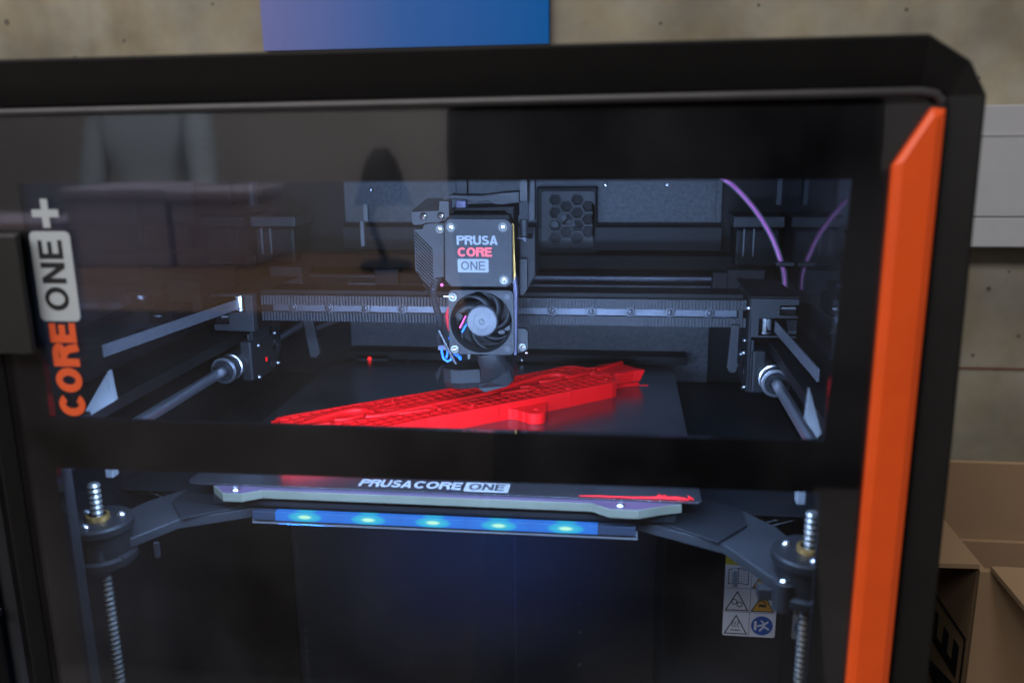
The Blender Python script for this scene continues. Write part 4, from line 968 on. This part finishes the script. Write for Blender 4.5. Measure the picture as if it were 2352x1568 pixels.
def person(loc, label, cloth, lean, hands, face_dir, scale=1., elb=235):
    px, py, pz = loc
    root = thing('person', label, 'person', (px, py, pz))
    def q(x, y, z): return (px+x*scale, py+(y+lean(z))*scale*face_dir, pz+z*scale)
    J = {'pelvis': q(0, 0, 930)+(125,), 'waist': q(0, 0, 1080)+(115,), 'chest': q(0, 0, 1280)+(135,), 'neck0': q(0, 0, 1440)+(70,), 'neck': q(0, 10, 1510)+(52,), 'head0': q(0, 25, 1580)+(70,), 'head1': q(0, 30, 1680)+(88,), 'head2': q(0, 20, 1745)+(60,)}
    E = [('pelvis', 'waist'), ('waist', 'chest'), ('chest', 'neck0'), ('neck0', 'neck'), ('neck', 'head0'), ('head0', 'head1'), ('head1', 'head2')]
    for s_, nm in ((-1, 'l'), (1, 'r')):
        hx, hy, hz = hands[0 if s_ < 0 else 1]
        J['sh'+nm] = q(s_*175, 0, 1390)+(62,); J['el'+nm] = q(s_*elb, 60+hy*.25, (1390+hz)/2-90)+(44,); J['wr'+nm] = q(hx, hy, hz)+(27,)
        J['hip'+nm] = q(s_*85, 0, 800)+(78,); J['kn'+nm] = q(s_*105, 15, 490)+(58,); J['an'+nm] = q(s_*110, -10, 80)+(38,); J['toe'+nm] = q(s_*115, 170, 30)+(34,)
        E += [('chest', 'sh'+nm), ('sh'+nm, 'el'+nm), ('el'+nm, 'wr'+nm), ('pelvis', 'hip'+nm), ('hip'+nm, 'kn'+nm), ('kn'+nm, 'an'+nm), ('an'+nm, 'toe'+nm)]
        J['palm'+nm] = q(hx-s_*8, hy+55, hz+5)+(24,)
        E.append(('wr'+nm, 'palm'+nm))
        for f_, (dx, ln) in enumerate(((-24, 62), (-8, 72), (9, 68), (24, 52))):
            J['f%d' % f_+nm] = q(hx+dx*.9, hy+85, hz+8)+(9,); J['g%d' % f_+nm] = q(hx+dx, hy+85+ln*.6, hz-12)+(8,)
            E += [('palm'+nm, 'f%d' % f_+nm), ('f%d' % f_+nm, 'g%d' % f_+nm)]
        J['th'+nm] = q(hx-s_*42, hy+60, hz+12)+(9,); E.append(('wr'+nm, 'th'+nm))
    skin_fig('body', 'skin', J, E, root)
    T = {k: J[k][:3]+(J[k][3]*1.14,) for k in ('pelvis', 'waist', 'chest', 'neck0', 'shl', 'ell', 'shr', 'elr')}; T['pelvis'] = q(0, 0, 960)+(150,)
    for nm in 'lr':
        T['wr'+nm] = tuple(J['el'+nm][i]*.15+J['wr'+nm][i]*.85 for i in range(3))+(38,)
    skin_fig('top', cloth, T, [('pelvis', 'waist'), ('waist', 'chest'), ('chest', 'neck0'), ('chest', 'shl'), ('shl', 'ell'), ('ell', 'wrl'), ('chest', 'shr'), ('shr', 'elr'), ('elr', 'wrr')], root)
    Lg = {k: J[k][:3]+(J[k][3]*1.15,) for k in ('waist', 'pelvis', 'hipl', 'knl', 'anl', 'hipr', 'knr', 'anr')}; Lg['waist'] = q(0, 0, 1020)+(128,)
    skin_fig('trousers', 'navy', Lg, [('waist', 'pelvis'), ('pelvis', 'hipl'), ('hipl', 'knl'), ('knl', 'anl'), ('pelvis', 'hipr'), ('hipr', 'knr'), ('knr', 'anr')], root)
    hx, hy, hz = J['head1'][:3]
    skin_fig('hair', 'hair', {'a': (hx, hy-18*face_dir, hz+30, 88), 'b': (hx, hy-35*face_dir, hz-40, 68)}, [('a', 'b')], root)
    fy = hy+88*face_dir
    for s_ in (-1, 1):
        MB().lathe((hx+s_*32, fy-4*face_dir, hz-18), (0, face_dir, 0), [(13, 0), (9, 6), (.1, 8)], 12).obj('eye', 'plaster', root, smooth=True)
        MB().tube([(hx+s_*90, hy, hz+6), (hx+s_*96, hy-8*face_dir, hz-18), (hx+s_*88, hy, hz-45)], 9, 8).obj('ear', 'skin', root, smooth=True)
    MB().tube([(hx, fy-6*face_dir, hz-8), (hx, fy+12*face_dir, hz-42), (hx, fy-4*face_dir, hz-52)], [7, 13, 7], 8).obj('nose', 'skin', root, smooth=True)
    MB().tube([(hx-24, fy-12*face_dir, hz-76), (hx, fy-3*face_dir, hz-74), (hx+24, fy-12*face_dir, hz-76)], 5, 6).obj('mouth', 'red_wire', root, smooth=True)
    return root
ph_ = person((125, -700, -1100), 'person in dark clothing standing in front of the printer, hands behind the back', 'navy', lambda z: 0, ((-110, -170, 950), (110, -170, 950)), 1, 1., 165)
person((-1620, -2850, -1100), 'person in pale grey top standing behind the far work table', 'shirt', lambda z: 0, ((-250, 60, 830), (300, 220, 980)), 1, 1.)

MB().lathe((125, -700, 90), (0, 0, -1), [(150, 0), (172, 60), (180, 300), (215, 600), (250, 950), (246, 952), (.1, 400)], 28).obj('long_coat', 'navy', ph_, smooth=True)

cb_ = thing('cupboard', 'dark low cupboard standing against the far room wall', 'cupboard', (1300, -3000, -1100))
MB().box(480, 2200, -3250, -2800, -1100, 8).obj('cupboard_body', 'navy', cb_, bevel=4)
for x in (700, 1150, 1600, 2050): MB().box(x-90, x+90, -2800, -2790, -60, -48).obj('handle', 'steel', cb_, bevel=2)
wall_ = bpy.data.objects['concrete_wall']
for x, z, rr_ in ((424, 24, 4), (417, -39, 3), (-513, 279, 5), (-393, 259, 3), (-446, 245, 2.5), (120, 262, 3), (205, 275, 2.5), (330, 268, 3), (395, 210, 2.5), (455, -20, 3), (440, 40, 2), (-300, 290, 2.5), (60, 300, 2)):
    MB().lathe((x, 449.95, z), (0, -1, 0), [(rr_*.6, 0), (rr_*.45, .05), (.01, .06)], 14).obj('air_hole', 'soot', wall_)  # flat dark discs drawn as air holes
